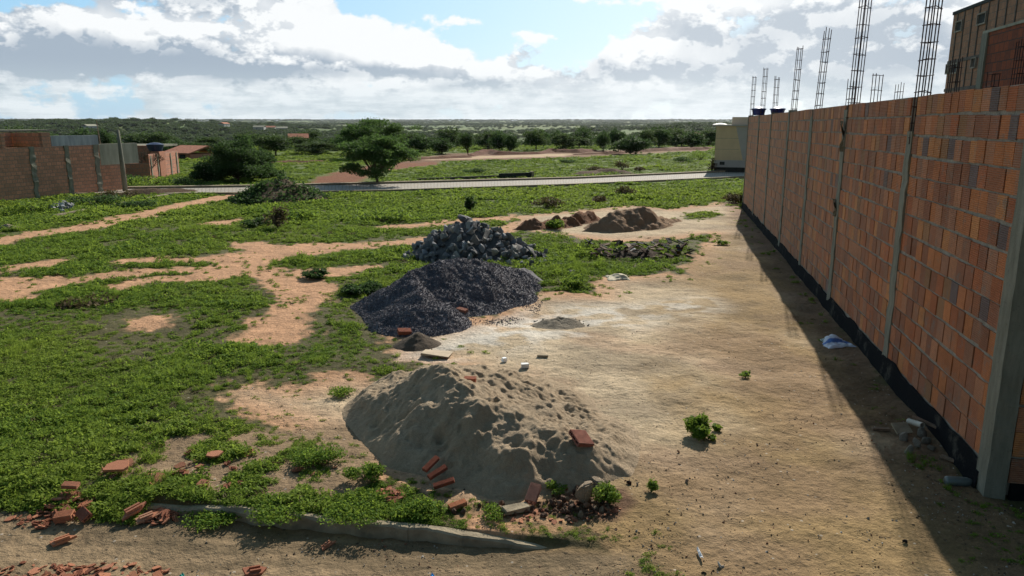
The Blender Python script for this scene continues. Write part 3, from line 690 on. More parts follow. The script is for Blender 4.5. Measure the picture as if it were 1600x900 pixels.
# beige house by the road
def beige_house():
    p = P(1115, 270); o = p.copy(); e = empty('beige_house', p, 'small beige house with a dark base standing at the end of the paved road', 'house', rz=-R(17))
    zt = ztop(197, p); D = p.y; s = D/F*1.0
    X1 = 2.9; r = Vector((1, 0, 0)); 
    zc1 = ztop(250, p); zc0 = ztop(261, p)
    MB().box((X1/2, 2.0, (zc1+zt)/2), (X1, 4.0, zt-zc1)).build('wall', M_beige, e)
    MB().box((X1/2, 2.0, (zc0+zc1)/2-.002), (X1+.04, 4.04, zc1-zc0)).build('lower_wall', M_greyr, e)
    MB().box((X1/2, 2.05, zc0/2-.1), (X1-.02, 4.0, zc0+.19)).build('dark_base', M_dark, e)
    MB().box((X1/2-.05, 2.0, zt+.035), (X1+.3, 4.2, .066)).build('roof_slab', M_greyr, e)
    MB().box((X1/2+.45, 2.2, (zt+ztop(184, p))/2+.04), (X1-.7, 3.4, ztop(184, p)-zt)).build('upper_room', M_beige2, e)
    # grey slanting patch, laid 12 mm over the beige coat
    x0 = 1.03; x1 = 1.48
    mb = MB(); V = [(x0, -.012, zt-.02), (X1, -.012, zt-.02), (X1, -.012, zc1+.03), (x1, -.012, zc1+.03)]; V += [(a, -.001, c) for a, b, c in V]
    mb.add(V, [(0, 3, 2, 1), (4, 5, 6, 7), (0, 1, 5, 4), (1, 2, 6, 5), (2, 3, 7, 6), (3, 0, 4, 7)]).build('render_patch', M_greyr, e)
    for z in (ztop(216, p), ztop(233, p)): MB().box((x0/2+.1, -.004, z), (x0+.2, .01, .018)).build('score_line', M_plaster, e)
    f = MB()
    for (dx, dz, sx, sz) in ((0, .1, .32, .03), (0, -.1, .32, .03), (-.145, 0, .03, .17), (.145, 0, .03, .17)): f.box((dx, -.03, dz), (sx, .03, sz))
    fo = f.build('window_frame', M_greyr, e, loc=(.42, 0, (zc0+zc1)/2+.02)); MB().box((0, -.022, 0), (.26, .01, .17)).build('pane', M_dark, fo)
    V = []; Fs = []; n = 10
    for i in range(n+1):
        for j in range(5): V.append((-.10+.75*i/n, .05+.5*j/4, zt+.075+.10*math.sin(math.pi*i/n)**.6*(.6+.4*vnoise(i*.9, j, 2))*(1 if 0 < j < 4 else .2)))
    for i in range(n):
        for j in range(4): Fs.append((i*5+j, i*5+j+1, i*5+6+j, i*5+5+j))
    me = MB().add([(a+p.x, b+p.y, c) for a, b, c in V], Fs).build('white_tarpaulin', M_white, smooth=True); tag(me, 'crumpled white tarpaulin lying on the roof edge of the beige house', 'tarpaulin')
beige_house()

# ------------------------------------------------------------------ walled plots on the left
def left_buildings():
    a = P(-150, 334); b = P(163, 301); c = P(197, 297)
    u = (b-a).normalized(); zt = ztop(229, b)-.0
    e = empty('brick_compound', b, 'old orange brick compound with a tank box and grey parapets at the left edge', 'building')
    n = Vector((u.y, -u.x, 0))          # towards the street (right)
    uvwall(a, b, -.1, ztop(230, P(60, 312)), .15, M_bw, 'wall', e, -1, b)
    def atpx(px):                        # point of the wall line in picture column px
        for k in range(3000):
            q = a+u*(k*.01)
            if 800+F*q.x/(q.y*math.cos(PT)+1.2*math.sin(PT)) > px: return q
        return b
    for px in (-30, 50, 105, 150):
        q = atpx(px); mb = MB(); h = 1.9; rough_post(mb, 0, .2, -.02, .03, -.05, h*.98, 14, .04); mb.build('concrete_column', M_conc, e, loc=q-b, rot=(0, 0, math.atan2(u.y, u.x)+math.pi))
    ztop1 = ztop(230, P(60, 312))
    def atpx2(px):
        for k in range(3000):
            q = b+u*(k*.01)
            if 800+F*q.x/(q.y*math.cos(PT)+.9*math.sin(PT)) > px: return q
    # lower brick with plaster above, to the pole
    c2 = b+u*((c-b).length)
    uvwall(b+u*.01, c2, -.1, ztop(256, c), .15, M_bw, 'wall', e, -1, b)
    uvwall(b+u*.01, atpx2(214), ztop(256, c)+.005, ztop(222, c)-.05, .15, M_plaster, 'rendered_wall', e, -1, b)
    # tank box on top: side walls, back wall and roof rim
    m = -n
    q0, q1, q2 = atpx(6), atpx(64), atpx(82); zt2 = ztop(209, q0)+.02
    uvwall(q1, q2, ztop1+.002, zt2, .16, M_bw, 'tank_box_wall', e, -1, b); uvwall(q0+m*1.3, q1+m*1.3, ztop1+.002, zt2-.004, .15, M_bw, 'tank_box_wall', e, -1, b)
    uvwall(q0, q0+m*1.3, ztop1+.002, zt2-.002, .12, M_bw, 'tank_box_wall', e, 1, b); uvwall(q1+u*.13, q1+u*.13+m*1.3, ztop1+.002, zt2-.006, .12, M_bw, 'tank_box_wall', e, -1, b)
    uvwall(atpx(83), b, ztop1+.003, ztop(211, b), .14, M_gplaster, 'rendered_parapet', e, -1, b)
    sl = MB(); q = (atpx(25)+atpx(118))/2-b+m*2.6; sl.box((0, 0, 0), (4.2, 1.6, .06)); sl.build('roof_slab', M_conc, e, loc=(q.x, q.y, zt2+.05), rot=(0, 0, math.atan2(u.y, u.x)))
    # second wall farther on
    s0 = P(192, 284); s1 = P(236, 282); s2 = P(281, 272)
    e2 = empty('brick_yard_wall', s1, 'lower orange brick yard wall that turns away behind the bare shrub', 'wall')
    uvwall(s0, s1, -.1, ztop(256, s0), .15, M_bw4, 'wall', e2, -1, s1); uvwall(s1+Vector((0, .01, 0)), s2, -.1, ztop(250, s1)+.25, .15, M_bw4, 'wall', e2, -1, s1)
    for k in range(5):
        q = s1.lerp(s2, .05+.22*k); mb = MB(); rough_post(mb, 0, .14, -.02, .03, -.05, 1.15, 8, .02); d = (s2-s1).normalized(); mb.build('concrete_column', M_conc, e2, loc=q-s1, rot=(0, 0, math.atan2(d.y, d.x)+math.pi))
    # concrete shed with a tank behind them
    k0 = PD(196, 39); k1 = PD(238, 39.0); kk = empty('rendered_shed', k0, 'weathered grey rendered building behind the brick yard wall', 'building')
    zk = ztop(225, k0); 
    uvwall(k0+Vector((-3, 0, 0)), k1+Vector((-.75, 0, 0)), -.1, zk, .2, M_plaster, 'wall', kk, -1, k0); uvwall(k1+Vector((-.74, 0, 0)), k1, -.1, zk-.08, .2, M_bw4, 'brick_end', kk, -1, k0)
    MB().box((-1.1, 2.2, zk-.15), (4.0, 3.9, .1)).build('roof_slab', M_conc, kk)
    p = PD(244, 37.5); zp = 1.4
    t = empty('water_tank', p, 'dark blue water tank on a small brick stand at the end of the rendered building', 'water tank')
    MB().box((0, 0, zp/2-.1), (.6, .6, zp)).build('brick_stand', M_bw4, t)
    V = []; Fs = []; nn = 20; prof = [(0, zp-.09), (.30, zp-.09), (.40, zp+.2), (.42, zp+.23), (.2, zp+.31), (0.01, zp+.33)]
    for (rr, z) in prof:
        for k in range(nn): V.append((rr*math.cos(2*math.pi*k/nn), rr*math.sin(2*math.pi*k/nn), z))
    for i in range(len(prof)-1):
        for k in range(nn): Fs.append((i*nn+k, i*nn+(k+1) % nn, (i+1)*nn+(k+1) % nn, (i+1)*nn+k))
    MB().add(V, Fs).build('tank', simple('dark_blue_plastic', (.02, .035, .09), .4, .1, 4, 0, .5), t)
    # poles
    pp = P(196, 300); h = ztop(203, pp)
    mb = MB(); mb.tube([(0, 0, -.2), (-.02, .02, h*.5), (-.03, 0, h)], [.10, .085, .055], 10); tag(mb.build('concrete_pole', M_conc, None, loc=pp, smooth=True), 'weathered concrete pole standing at the corner of the brick compound', 'pole')
    pp = PD(160, 31.5); h = ztop(188, pp); mb = MB(); mb.tube([(0, 0, .5), (.0, 0, h*.6), (-.05, 0, h)], [.035, .03, .015], 6); tag(mb.build('thin_mast', M_wood, None, loc=pp), 'thin grey mast rising from the rendered parapet of the brick compound', 'mast')
    # pale kerb of the plot
    k = [P(85, 341), P(150, 328), P(215, 316), P(262, 307), P(303, 303)]
    mb = MB()
    for i in range(len(k)-1):
        d = k[i+1]-k[i]; L = d.length; mb.box((k[i]+k[i+1])/2+Vector((0, 0, -.03)), (L-.03, .14, .26), Matrix.Rotation(math.atan2(d.y, d.x), 3, 'Z'), (1, 1, 1), .01)
    tag(mb.build('plot_kerb', M_kerb), 'pale concrete kerb line running in front of the brick compound', 'kerb')
left_buildings()

# near kerb
def near_kerb():
    L = (KB-KA).length; d0 = 0; k = 0; e = empty('kerb', KA, 'long half buried concrete kerb along the edge of the road in front', 'kerb', rz=math.atan2(kd.y, kd.x))
    while d0 < L:
        l = min(1.0, L-d0+.02); n = 24; V = []; Fs = []
        for i in range(n+1):
            x = d0+.002+(l-.004)*i/n; w = .088; tz = .002+(.04*float(fbm(x*3, 0, 5, 4))-.015)-.075*max(0, (x-L+1.1)/1.1)-.04*max(0, 1-x/.8); f = -w+(.05*float(fbm(x*9, 3, 6, 3)))
            chip = .02*max(0, float(fbm(x*5, 9, 12, 3))-.6)*5
            V += [(x, 0.005, -.2), (x, 0, tz), (x, f+.012+chip, tz), (x, f, tz-.012-chip), (x, f-.01, -.24)]
        for i in range(n):
            for j in range(4): Fs.append((i*5+j, i*5+5+j, i*5+6+j, i*5+1+j))
        Fs += [(0, 1, 2, 3, 4), tuple(n*5+j for j in range(5))[::-1]]
        MB().add(V, Fs).build('kerb_stone', M_kerb, e, smooth=False); d0 += 1.0
near_kerb()

# ------------------------------------------------------------------ heaps
def heap_fn(ridges, kf, kb, seed, lump=.06, lsc=3.0, dents=(), kl=0):
    """ridges: lists of world points with height; slope kf on the camera side, kb behind"""
    def h(x, y):
        best = np.full(np.shape(x), -9.0)
        for rd in ridges:
            for a, b in zip(rd[:-1], rd[1:]):
                dx, dy = b.x-a.x, b.y-a.y; t = np.clip(((x-a.x)*dx+(y-a.y)*dy)/(dx*dx+dy*dy+1e-9), 0, 1)
                qx, qy = a.x+t*dx, a.y+t*dy; hh = a.z+(b.z-a.z)*t; d = np.sqrt((x-qx)**2+(y-qy)**2)
                f = ss(-.6, .6, (qy-y)/(d+.05)); k = kf*f+kb*(1-f)+kl*ss(.35, .9, (qx-x)/(d+.05))
                v = hh-k*(np.sqrt(d*d+.0012)-.035); m = np.maximum(best, v); best = m+np.exp(-np.abs(best-v)*30)*.012
        n = (fbm(x*lsc, y*lsc, seed, 5)-.5)*lump*2*ss(-.1, .15, best)
        for (cx, cy, r, dp) in dents: n = n-dp*np.exp(-((x-cx)**2+(y-cy)**2)/(r*r))+dp*.35*np.exp(-(((x-cx)**2+(y-cy)**2)**.5-r*1.5)**2/(r*r*.4))
        foot = ss(-.12, .12, best)
        n = n+(fbm(x*22, y*22, seed+7, 3)-.5)*lump*.32
        return np.where(best > -.12, (best+.02)*1.0, -.1)*1.0+n*foot
    return h
def heap(name, x0, x1, y0, y1, res, h, m, colfn, label, cat, **kw):
    nx = int((x1-x0)/res)+1; ny = int((y1-y0)/res)+1; X, Y = np.meshgrid(np.linspace(x0, x1, nx), np.linspace(y0, y1, ny)); X = X.ravel(); Y = Y.ravel()
    hh = h(X, Y); zg = Z(X, Y); zz = zg+hh
    idx = np.arange(nx*ny).reshape(ny, nx); Q = np.stack([idx[:-1, :-1], idx[:-1, 1:], idx[1:, 1:], idx[1:, :-1]], -1).reshape(-1, 4)
    Q = Q[(hh[Q] > -.035).any(1)]
    cx, cy = (x0+x1)/2, (y0+y1)/2; used = np.unique(Q); rm = np.zeros(nx*ny, int); rm[used] = np.arange(len(used)); Q = rm[Q]; X, Y, zz, hh = X[used], Y[used], zz[used], hh[used]
    c = colfn(X, Y, hh); me = npmesh(name, np.stack([X-cx, Y-cy, zz], 1), Q, m, c, True)
    o = link(name, me, None, (cx, cy, 0)); tag(o, label, cat, **kw); return o
def RP(px, py, z): v = P(px, py, z); return v
# big sand heap in front
SR = [[RP(598, 652, .05), RP(622, 630, .2), RP(660, 592, .42), RP(690, 582, .52)], [RP(690, 582, .52), RP(722, 612, .46), RP(752, 634, .42), RP(800, 645, .37), RP(838, 655, .33), RP(870, 682, .24), RP(905, 705, .17), RP(975, 742, .0)],
      [RP(690, 582, .52), RP(668, 640, .33), RP(640, 690, .12)], [RP(838, 655, .33), RP(800, 690, .27), RP(765, 720, .15)], [RP(870, 682, .24), RP(880, 720, .14), RP(868, 760, .03)]]
def wp(px, py, z=.2): v = P(px, py, z); return v.x, v.y
SD = [(*wp(688, 685, .2), .045, .05), (*wp(800, 705, .2), .09, .07), (*wp(735, 625, .38), .04, .035), (*wp(712, 600, .45), .035, .03), (*wp(820, 660, .3), .06, .035), (*wp(640, 650, .25), .06, .03), (*wp(850, 742, .08), .07, .05),
      (*wp(760, 668, .3), .07, .04), (*wp(590, 660, .12), .06, .03), (*wp(900, 672, .12), .07, .03), (*wp(700, 730, .1), .08, .035), (*wp(775, 640, .33), .03, .025), (*wp(720, 690, .2), .05, .025)]
_rg = np.random.default_rng(3)
for _ in range(60):
    q = wp(_rg.uniform(560, 930), _rg.uniform(590, 760), .2); SD.append((q[0], q[1], _rg.uniform(.02, .05), _rg.uniform(.008, .022)))
sand_h = heap_fn(SR, .72, .34, 201, .11, 3.4, SD, .16)
def sandcol(X, Y, h):
    n = fbm(X*2.5, Y*2.5, 210, 4)[:, None]; return np.array([.50, .385, .265])[None]*(1-n)+np.array([.40, .30, .195])[None]*n*1.1
heap('sand_heap', -2.0, 1.4, 4.65, 7.6, .0105, sand_h, M_sand, sandcol, 'large heap of moist beige sand with footprints, right behind the near kerb', 'sand heap')
# gravel heap
GR = [[RP(566, 472, .06), RP(600, 452, .2), RP(640, 434, .40), RP(690, 407, .60), RP(742, 409, .52), RP(785, 417, .33), RP(825, 428, .12)], [RP(640, 432, .42), RP(658, 462, .36), RP(662, 500, .1)], [RP(720, 412, .5), RP(735, 455, .22), RP(760, 480, .06)]]
grav_h = heap_fn(GR, .5, .7, 221, .11, 2.6)
def gravcol(X, Y, h): n = fbm(X*6, Y*6, 223, 4)[:, None]; return np.array([.10, .095, .11])[None]*(.6+.8*n)
g_o = heap('gravel_heap', -2.9, 1.0, 9.2, 13.2, .02, grav_h, M_rubble, gravcol, 'dark grey heap of fine crushed stone in front of the pile of broken rocks', 'gravel heap')
# stone pile core
KR = [[RP(660, 392, .12), RP(690, 366, .42), RP(735, 347, .68), RP(768, 362, .5), RP(800, 378, .3), RP(838, 400, .06)], [RP(735, 347, .68), RP(730, 385, .3)]]
rock_h = heap_fn(KR, .62, .7, 231, .05, 3)
heap('rubble_core', -2.6, 1.2, 12.6, 17.5, .05, rock_h, M_rubble, lambda X, Y, h: np.full((len(X), 3), .07), 'grey stone grit filling the gaps inside the pile of broken rocks', 'rubble')
# far sand heaps
FS = [[RP(912, 362, .0), RP(955, 336, .38), RP(983, 326, .5), RP(1008, 331, .4), RP(1030, 342, .2)], [RP(983, 326, .5), RP(990, 352, .1)], [RP(1008, 331, .4), RP(1022, 346, .1)], [RP(1030, 345, .12), RP(1062, 345, .02)]]
fs_h = heap_fn(FS, .75, .55, 241, .17, 3.0)
heap('sand_heap', 1.5, 7.2, 15.5, 26, .035, fs_h, M_sand, lambda X, Y, h: np.full((len(X), 3), 1.0)*np.array([.33, .215, .135]), 'brown sand heap with a sharp ridge near the far end of the wall', 'sand heap')
RS = [[RP(806, 356, .03), RP(822, 349, .13), RP(835, 345, .2), RP(845, 350, .1)], [RP(845, 352, .05), RP(860, 343, .2), RP(872, 340, .25), RP(884, 346, .1), RP(898, 346, .12)], [RP(890, 345, .1), RP(902, 338, .2), RP(915, 332, .25), RP(930, 338, .1)], [RP(872, 340, .25), RP(868, 352, .06)], [RP(835, 345, .2), RP(838, 356, .04)]]
rs_h = heap_fn(RS, .8, .6, 251, .20, 2.6)
heap('red_earth_heap', -.5, 4.5, 16, 25, .035, rs_h, M_sand, lambda X, Y, h: np.full((len(X), 3), 1.0)*np.array([.23, .115, .065]), 'low lumpy reddish earth heap just left of the brown sand heap', 'earth heap')
# small heaps
def small_heap(px, py, z, wpx, col, label, name='earth_heap', kf=.6, lump=.03, cat='earth heap', lsc=6, m=None):
    c = RP(px, py, z); w = wpx/F*c.y/2*.5; h = heap_fn([[Vector((c.x-w, c.y, z*.55)), c, Vector((c.x+w, c.y, z*.5))]], kf, .6, int(px), lump, lsc)
    r = wpx/F*c.y*.75+.3
    return heap(name, c.x-r, c.x+r, c.y-r, c.y+r, max(.012, r/90), h, m or M_sand, lambda X, Y, hh: np.full((len(X), 3), 1.0)*np.array(col), label, cat)
small_heap(652, 524, .12, 60, (.13, .10, .075), 'small dark brown earth heap between the gravel heap and the flat sandy board')
small_heap(872, 499, .06, 90, (.25, .215, .165), 'low grey heap of crumbled cement in the middle of the yard', 'cement_heap', .3, .07, 'cement heap', 9)
small_heap(12, 352, .12, 60, (.32, .26, .18), 'small pale earth heap beside the plot kerb at the left edge')
small_heap(1000, 392, .14, 150, (.07, .045, .03), 'low dark heap of rotting boards and leaves ringed by green weeds', 'debris_heap', .4, .07, 'debris heap')
gm = RP(440, 286, .75)
MR = [[RP(385, 310, .15), RP(418, 288, .6), RP(445, 282, .68), RP(470, 292, .45), RP(492, 308, .12)], [RP(445, 282, .68), RP(450, 305, .2)]]
mound_h = heap_fn(MR, .5, .55, 261, .10, 1.3)
heap('overgrown_mound', -14, -5.0, 19, 33, .07, mound_h, M_sand, lambda X, Y, h: np.full((len(X), 3), 1.0)*np.array([.12, .085, .05]), 'mound of earth and rubble overgrown with green creepers beside the paved road', 'mound')
# banks of turned red earth beyond the road
def bank(pts, w, col, label, seed):
    r = [P(a, b) for a, b in pts]; rd = []
    for i, q in enumerate(r):
        q = q.copy(); q.z = w*(.5+.9*float(vnoise(i*1.7, seed, 3))); rd.append(q)
    xs = [q.x for q in r]; ys = [q.y for q in r]; h = heap_fn([rd], .45, .45, seed, .12, 1.1)
    heap('earth_bank', min(xs)-2, max(xs)+2, min(ys)-2.5, max(ys)+2.5, .16, h, M_sand, lambda X, Y, hh: np.full((len(X), 3), 1.0)*np.array(col)*(.7+.6*fbm(X, Y, seed+1, 3)[:, None]), label, 'earth bank')
bank([(735, 244), (755, 239), (765, 238), (780, 242), (840, 241), (860, 238), (900, 239), (925, 237)], .24, (.13, .05, .025), 'long bank of dark red turned earth beyond the green field', 271)
bank([(900, 242), (960, 240), (1020, 237), (1060, 235), (1112, 233)], .20, (.14, .06, .03), 'low red earth bank running behind the beige house', 273)
bank([(640, 249), (680, 248), (730, 246)], .16, (.14, .06, .03), 'low strip of red earth right of the umbrella shaped tree', 275)
bank([(900, 274), (935, 270), (965, 270), (985, 273)], .18, (.10, .06, .035), 'low brown earth ridge along the far edge of the paved road', 277)
bank([(420, 256), (450, 254), (480, 254), (530, 252)], .14, (.12, .055, .03), 'low red earth ridge left of the umbrella shaped tree', 279)
bank([(205, 306), (240, 305), (270, 303), (300, 301)], .20, (.10, .065, .04), 'dark earth ridge piled on the plot kerb in front of the concrete pole', 281)
# low culvert wall
def culvert():
    a, b = P(652, 284), P(828, 277); d = b-a; e = empty('culvert_wall', b, 'low mossy concrete culvert wall in the grass behind the paved road', 'low wall', rz=math.atan2(d.y, d.x)); L = d.length
    M = simple('mossy_concrete', (.09, .09, .06), .95, .4, 6, .01)
    MB().box((-L/2, 0, .08), (L, .12, .16+.0)).build('wall', M, e); MB().box((-.9, -.1, .12), (1.8, .07, .26)).build('head_slab', M_dark, e); MB().box((.06, -.08, .14), (.10, .3, .30)).build('end_post', M_kerb, e)
culvert()

# ------------------------------------------------------------------ rocks, shards, bricks
def hull(seed, n=13, flat=.75, col=(.2, .2, .21), smooth_k=0):
    r = np.random.default_rng(seed); v = r.normal(size=(n, 3)); v /= np.linalg.norm(v, axis=1)[:, None]; v *= r.uniform(.7, 1.0, (n, 1)); v *= np.array([1, r.uniform(.65, .95), flat*r.uniform(.7, 1.1)])
    bm = bmesh.new(); [bm.verts.new(p*.5) for p in v]; bmesh.ops.convex_hull(bm, input=bm.verts[:]); bm.verts.ensure_lookup_table()
    for q in [q for q in bm.verts if not q.link_faces]: bm.verts.remove(q)
    if smooth_k: bmesh.ops.bevel(bm, geom=bm.edges[:], offset=smooth_k, segments=2, affect='EDGES')
    else: bmesh.ops.bevel(bm, geom=bm.edges[:], offset=.018, segments=1, affect='EDGES')
    me = bpy.data.meshes.new('stone'); bm.to_mesh(me); bm.free(); a = me.color_attributes.new('col', 'FLOAT_COLOR', 'POINT')
    a.data.foreach_set('color', np.tile(np.array(col+(1,), np.float32), len(me.vertices))); return me
ROCK = []
for i in range(14):
    k = random.choice([.09, .11, .14, .18, .24, .34]); ROCK.append(hull(300+i, 12, .8, (k, k*1.0, k*1.04) if i % 4 else (k*1.5, k*1.4, k*1.25))); ROCK[-1].materials.append(M_rubble)
def rock_pile():
    n = 0; r = np.random.default_rng(5); tries = 0; pts = []
    while n < 268 and tries < 30000:
        tries += 1; x = r.uniform(-2.3, .95); y = r.uniform(13.0, 17.0); h = float(rock_h(np.array([x]), np.array([y]))[0])
        if h < -.06+r.uniform(0, .05): continue
        s = r.uniform(.14, .32) if h > .05 else r.uniform(.10, .24)
        if any((x-a)**2+(y-b)**2 < (.30*(s+t))**2 for a, b, t in pts): 
            if r.random() > .25: continue
        pts.append((x, y, s)); front = y < 15.8
        o = link('broken_rock', ROCK[int(r.integers(len(ROCK)))], None, (x, y, max(h, 0)+s*.20+zat(x, y)), tuple(r.uniform(0, 6.28, 3)), (s, s*r.uniform(.8, 1.1), s*r.uniform(.8, 1.1)))
        tag(o, 'grey broken rock heaped in the tall stone pile behind the gravel heap', 'rock', 'broken rocks of the stone pile'); n += 1
rock_pile()
for _k in range(26):
    _p = P(805+rng.uniform(-30, 55), 404+rng.uniform(-9, 14)); _s = rng.uniform(.10, .24)
    _hh = max(0., float(rock_h(np.array([_p.x]), np.array([_p.y]))[0]), float(grav_h(np.array([_p.x]), np.array([_p.y]))[0]))
    tag(link('broken_rock', ROCK[int(rng.integers(len(ROCK)))], None, (_p.x, _p.y, _hh+_s*.2), tuple(rng.uniform(0, 6.28, 3)), (_s, _s, _s)), 'grey broken rock heaped in the tall stone pile behind the gravel heap', 'rock', 'broken rocks of the stone pile')
def rock(px, py, s, m, label, rot=None, sc3=(1, 1, 1), sink=.3, group=None, name='rock', cat='rock'):
    p = G(px, py); o = link(name, m, None, p+Vector((0, 0, s*sc3[2]*(.5-sink)*.8)), rot or tuple(rng.uniform(0, 6.28, 3)), tuple(s*k for k in sc3)); return tag(o, label, cat, group)
rock(834, 390, .26, ROCK[2], 'single pointed grey rock standing just right of the stone pile', (0, .2, 1), (1, 1, 1.2))
rock(870, 418, .34, ROCK[5], 'large dark rock lying in the weeds right of the stone pile', (0, 0, .4), (1, .8, .7)); rock(893, 427, .30, ROCK[1], 'second dark flat rock, right of the large one in the weeds', (0, 0, .9), (1, .7, .5)); rock(852, 412, .2, ROCK[4], 'pale rock at the lower right foot of the stone pile')
rock(636, 405, .24, ROCK[7], 'small rock at the left foot of the stone pile'); 
M_boul = hull(400, 26, .9, (.33, .25, .17), .05); M_boul.materials.append(M_rubble)
b = rock(912, 790, .24, M_boul, 'rounded brown boulder leaning among clods at the right foot of the sand heap', (.3, .1, .5), (.75, .75, 1.25), .1)
rock(935, 765, .20, M_boul, 'half buried tan stone behind the rounded brown boulder', (0, 0, 2), (1.2, .8, .6), .2)
CLOD = []
for i in range(6): 
    m = hull(420+i, 18, .8, random.choice([(.17, .085, .05), (.23, .125, .075), (.13, .075, .05), (.27, .19, .12)])); m.materials.append(M_rubble); CLOD.append(m)
def cluster(meshes, cx, cy, rx, ry, n, s0, s1, label, group, name, cat, lie=False, stack=0.0, seed=1):
    r = np.random.default_rng(seed)
    for i in range(n):
        a = r.uniform(0, 6.283); q = math.sqrt(r.uniform(0, 1)); px = cx+math.cos(a)*q*rx; py = cy+math.sin(a)*q*ry; p = G(px, py); s = r.uniform(s0, s1)
        sh = max(float(sand_h(np.array([p.x]), np.array([p.y]))[0]), 0) if 4.6 < p.y < 7.6 and -2 < p.x < 1.4 else 0
        rot = (r.uniform(-.45, .45), r.uniform(-.45, .45), r.uniform(0, 6.28)) if lie else tuple(r.uniform(0, 6.28, 3))
        o = link(name, meshes[int(r.integers(len(meshes)))], None, (p.x, p.y, p.z+sh+stack*(1-q)*r.uniform(.2, 1)+(.004 if lie else s*.25)), rot, (s, s, s)); tag(o, label, cat, group)
cluster(CLOD, 905, 790, 50, 22, 60, .03, .085, 'dark red brown clod of earth at the right foot of the sand heap', 'clods of earth right of the sand heap', 'earth_clod', 'clod', seed=11, stack=.05)
cluster(CLOD, 890, 800, 70, 20, 110, .015, .05, 'small crumb of red brown earth at the right foot of the sand heap', 'crumbs of earth right of the sand heap', 'earth_crumb', 'crumb', seed=13)
cluster(CLOD, 770, 800, 70, 12, 24, .03, .065, 'brown clod lying between the sand heap and the near kerb', 'clods between sand heap and kerb', 'earth_clod', 'clod', seed=12)
GB = [hull(440+i, 14, .7, (.28, .25, .20), .03) for i in range(3)]
for m in GB: m.materials.append(M_rubble)
for k, (px, py, s, lb) in enumerate(((1412, 690, .15, 'grey paving stone at the left of the small stone heap beside the wall'), (1432, 698, .14, 'grey stone in front of the small stone heap beside the wall'), (1440, 684, .15, 'grey stone on top of the small stone heap beside the wall'), (1455, 705, .12, 'lowest right grey stone of the small heap beside the wall'), (1420, 708, .13, 'front left grey stone of the small heap beside the wall'), (1447, 694, .13, 'middle grey stone of the small heap beside the wall'))):
    rock(px, py, s, GB[k % 3], lb, None, (1, .85, .75), .2)
WS = [hull(460+i, 12, .8, (.5, .5, .5) if i % 2 else (.22, .22, .23)) for i in range(4)]
for m in WS: m.materials.append(M_rubble)
cluster(GB, 872, 505, 55, 8, 46, .02, .055, 'crumbled lump of grey cement on the low heap in the middle of the yard', 'cement lumps in the yard', 'cement_lump', 'lump', True, seed=31, stack=0)
cluster(WS, 98, 329, 19, 5, 34, .14, .3, 'pale grey rubble stone in the small heap beside the plot kerb on the left', 'rubble stones by the left kerb', 'rubble_stone', 'stone', seed=14, stack=.28)
cluster(WS, 478, 305, 14, 6, 16, .12, .26, 'rubble stone showing on the right end of the overgrown mound', 'rubble on the overgrown mound', 'rubble_stone', 'stone', seed=15, stack=.15)

# clay shards: ribbed plates and slivers of broken hollow blocks
def shard_mesh(seed, L, Wd, T, ribs=True):
    r = np.random.default_rng(seed); n = 7; V = []
    out = []
    for i in range(n):
        a = 2*math.pi*i/n+r.uniform(-.3, .3); k = max(abs(math.cos(a))/L, abs(math.sin(a))/Wd)*2; q = 1/k*r.uniform(.75, 1.0); out.append((math.cos(a)*q, math.sin(a)*q))
    bm = bmesh.new(); lo = [bm.verts.new((x, y, 0)) for x, y in out]; bm.faces.new(lo[::-1]); hi = [bm.verts.new((x, y, T)) for x, y in out]; bm.faces.new(hi)
    for i in range(n): bm.faces.new((lo[i], lo[(i+1) % n], hi[(i+1) % n], hi[i]))
    if ribs:
        for k in (-1, 1):
            g = bmesh.ops.create_cube(bm, size=1); bmesh.ops.scale(bm, vec=(L*.45, T*.7, T*1.6), verts=g['verts']); bmesh.ops.translate(bm, vec=(0, k*Wd*.18, T*1.2), verts=g['verts'])
    me = bpy.data.meshes.new('clay_shard'); bm.to_mesh(me); bm.free(); a = me.color_attributes.new('col', 'FLOAT_COLOR', 'POINT')
    c = random.choice([(.50, .215, .115), (.40, .165, .09), (.50, .26, .16), (.30, .115, .065), (.45, .19, .11)]); a.data.foreach_set('color', np.tile(np.array(c+(1,), np.float32), len(me.vertices))); me.materials.append(M_shard); return me
SH = [shard_mesh(500+i, 1, random.uniform(.45, .8), random.uniform(.07, .12), i % 3 == 0) for i in range(9)]
SL = [shard_mesh(520+i, 1, .32, .09, True) for i in range(4)]
cluster(SH, 105, 782, 42, 14, 46, .05, .16, 'broken terracotta shard in the pile left of the half buried kerb end', 'shards in the left pile', 'clay_shard', 'shard', True, .07, 21)
cluster(SH, 55, 800, 45, 12, 34, .03, .09, 'small terracotta chip scattered left of the shard pile', 'chips left of the shard pile', 'clay_shard', 'shard', True, .01, 22)
cluster(SH, 248, 796, 30, 12, 26, .04, .13, 'terracotta shard of the group lying beside the left end of the near kerb', 'shards by the kerb end', 'clay_shard', 'shard', True, .04, 23)
cluster(SH, 115, 874, 150, 13, 90, .02, .085, 'small orange clay chip strewn over the wet road at the lower left', 'orange chips on the road', 'clay_chip', 'chip', True, 0, 24)
cluster(SH, 612, 776, 22, 12, 40, .03, .08, 'small terracotta flake in the neat little heap behind the kerb', 'flakes behind the kerb', 'clay_flake', 'flake', True, .03, 25)
cluster(SH, 880, 806, 100, 16, 55, .02, .065, 'small clay fragment among stones at the right end of the near kerb', 'fragments at the right kerb end', 'clay_fragment', 'fragment', True, 0, 26)
cluster(SH, 340, 740, 200, 30, 40, .03, .13, 'flat terracotta piece lying in the weeds behind the near kerb', 'clay pieces in the weeds', 'clay_piece', 'clay piece', True, .02, 27)
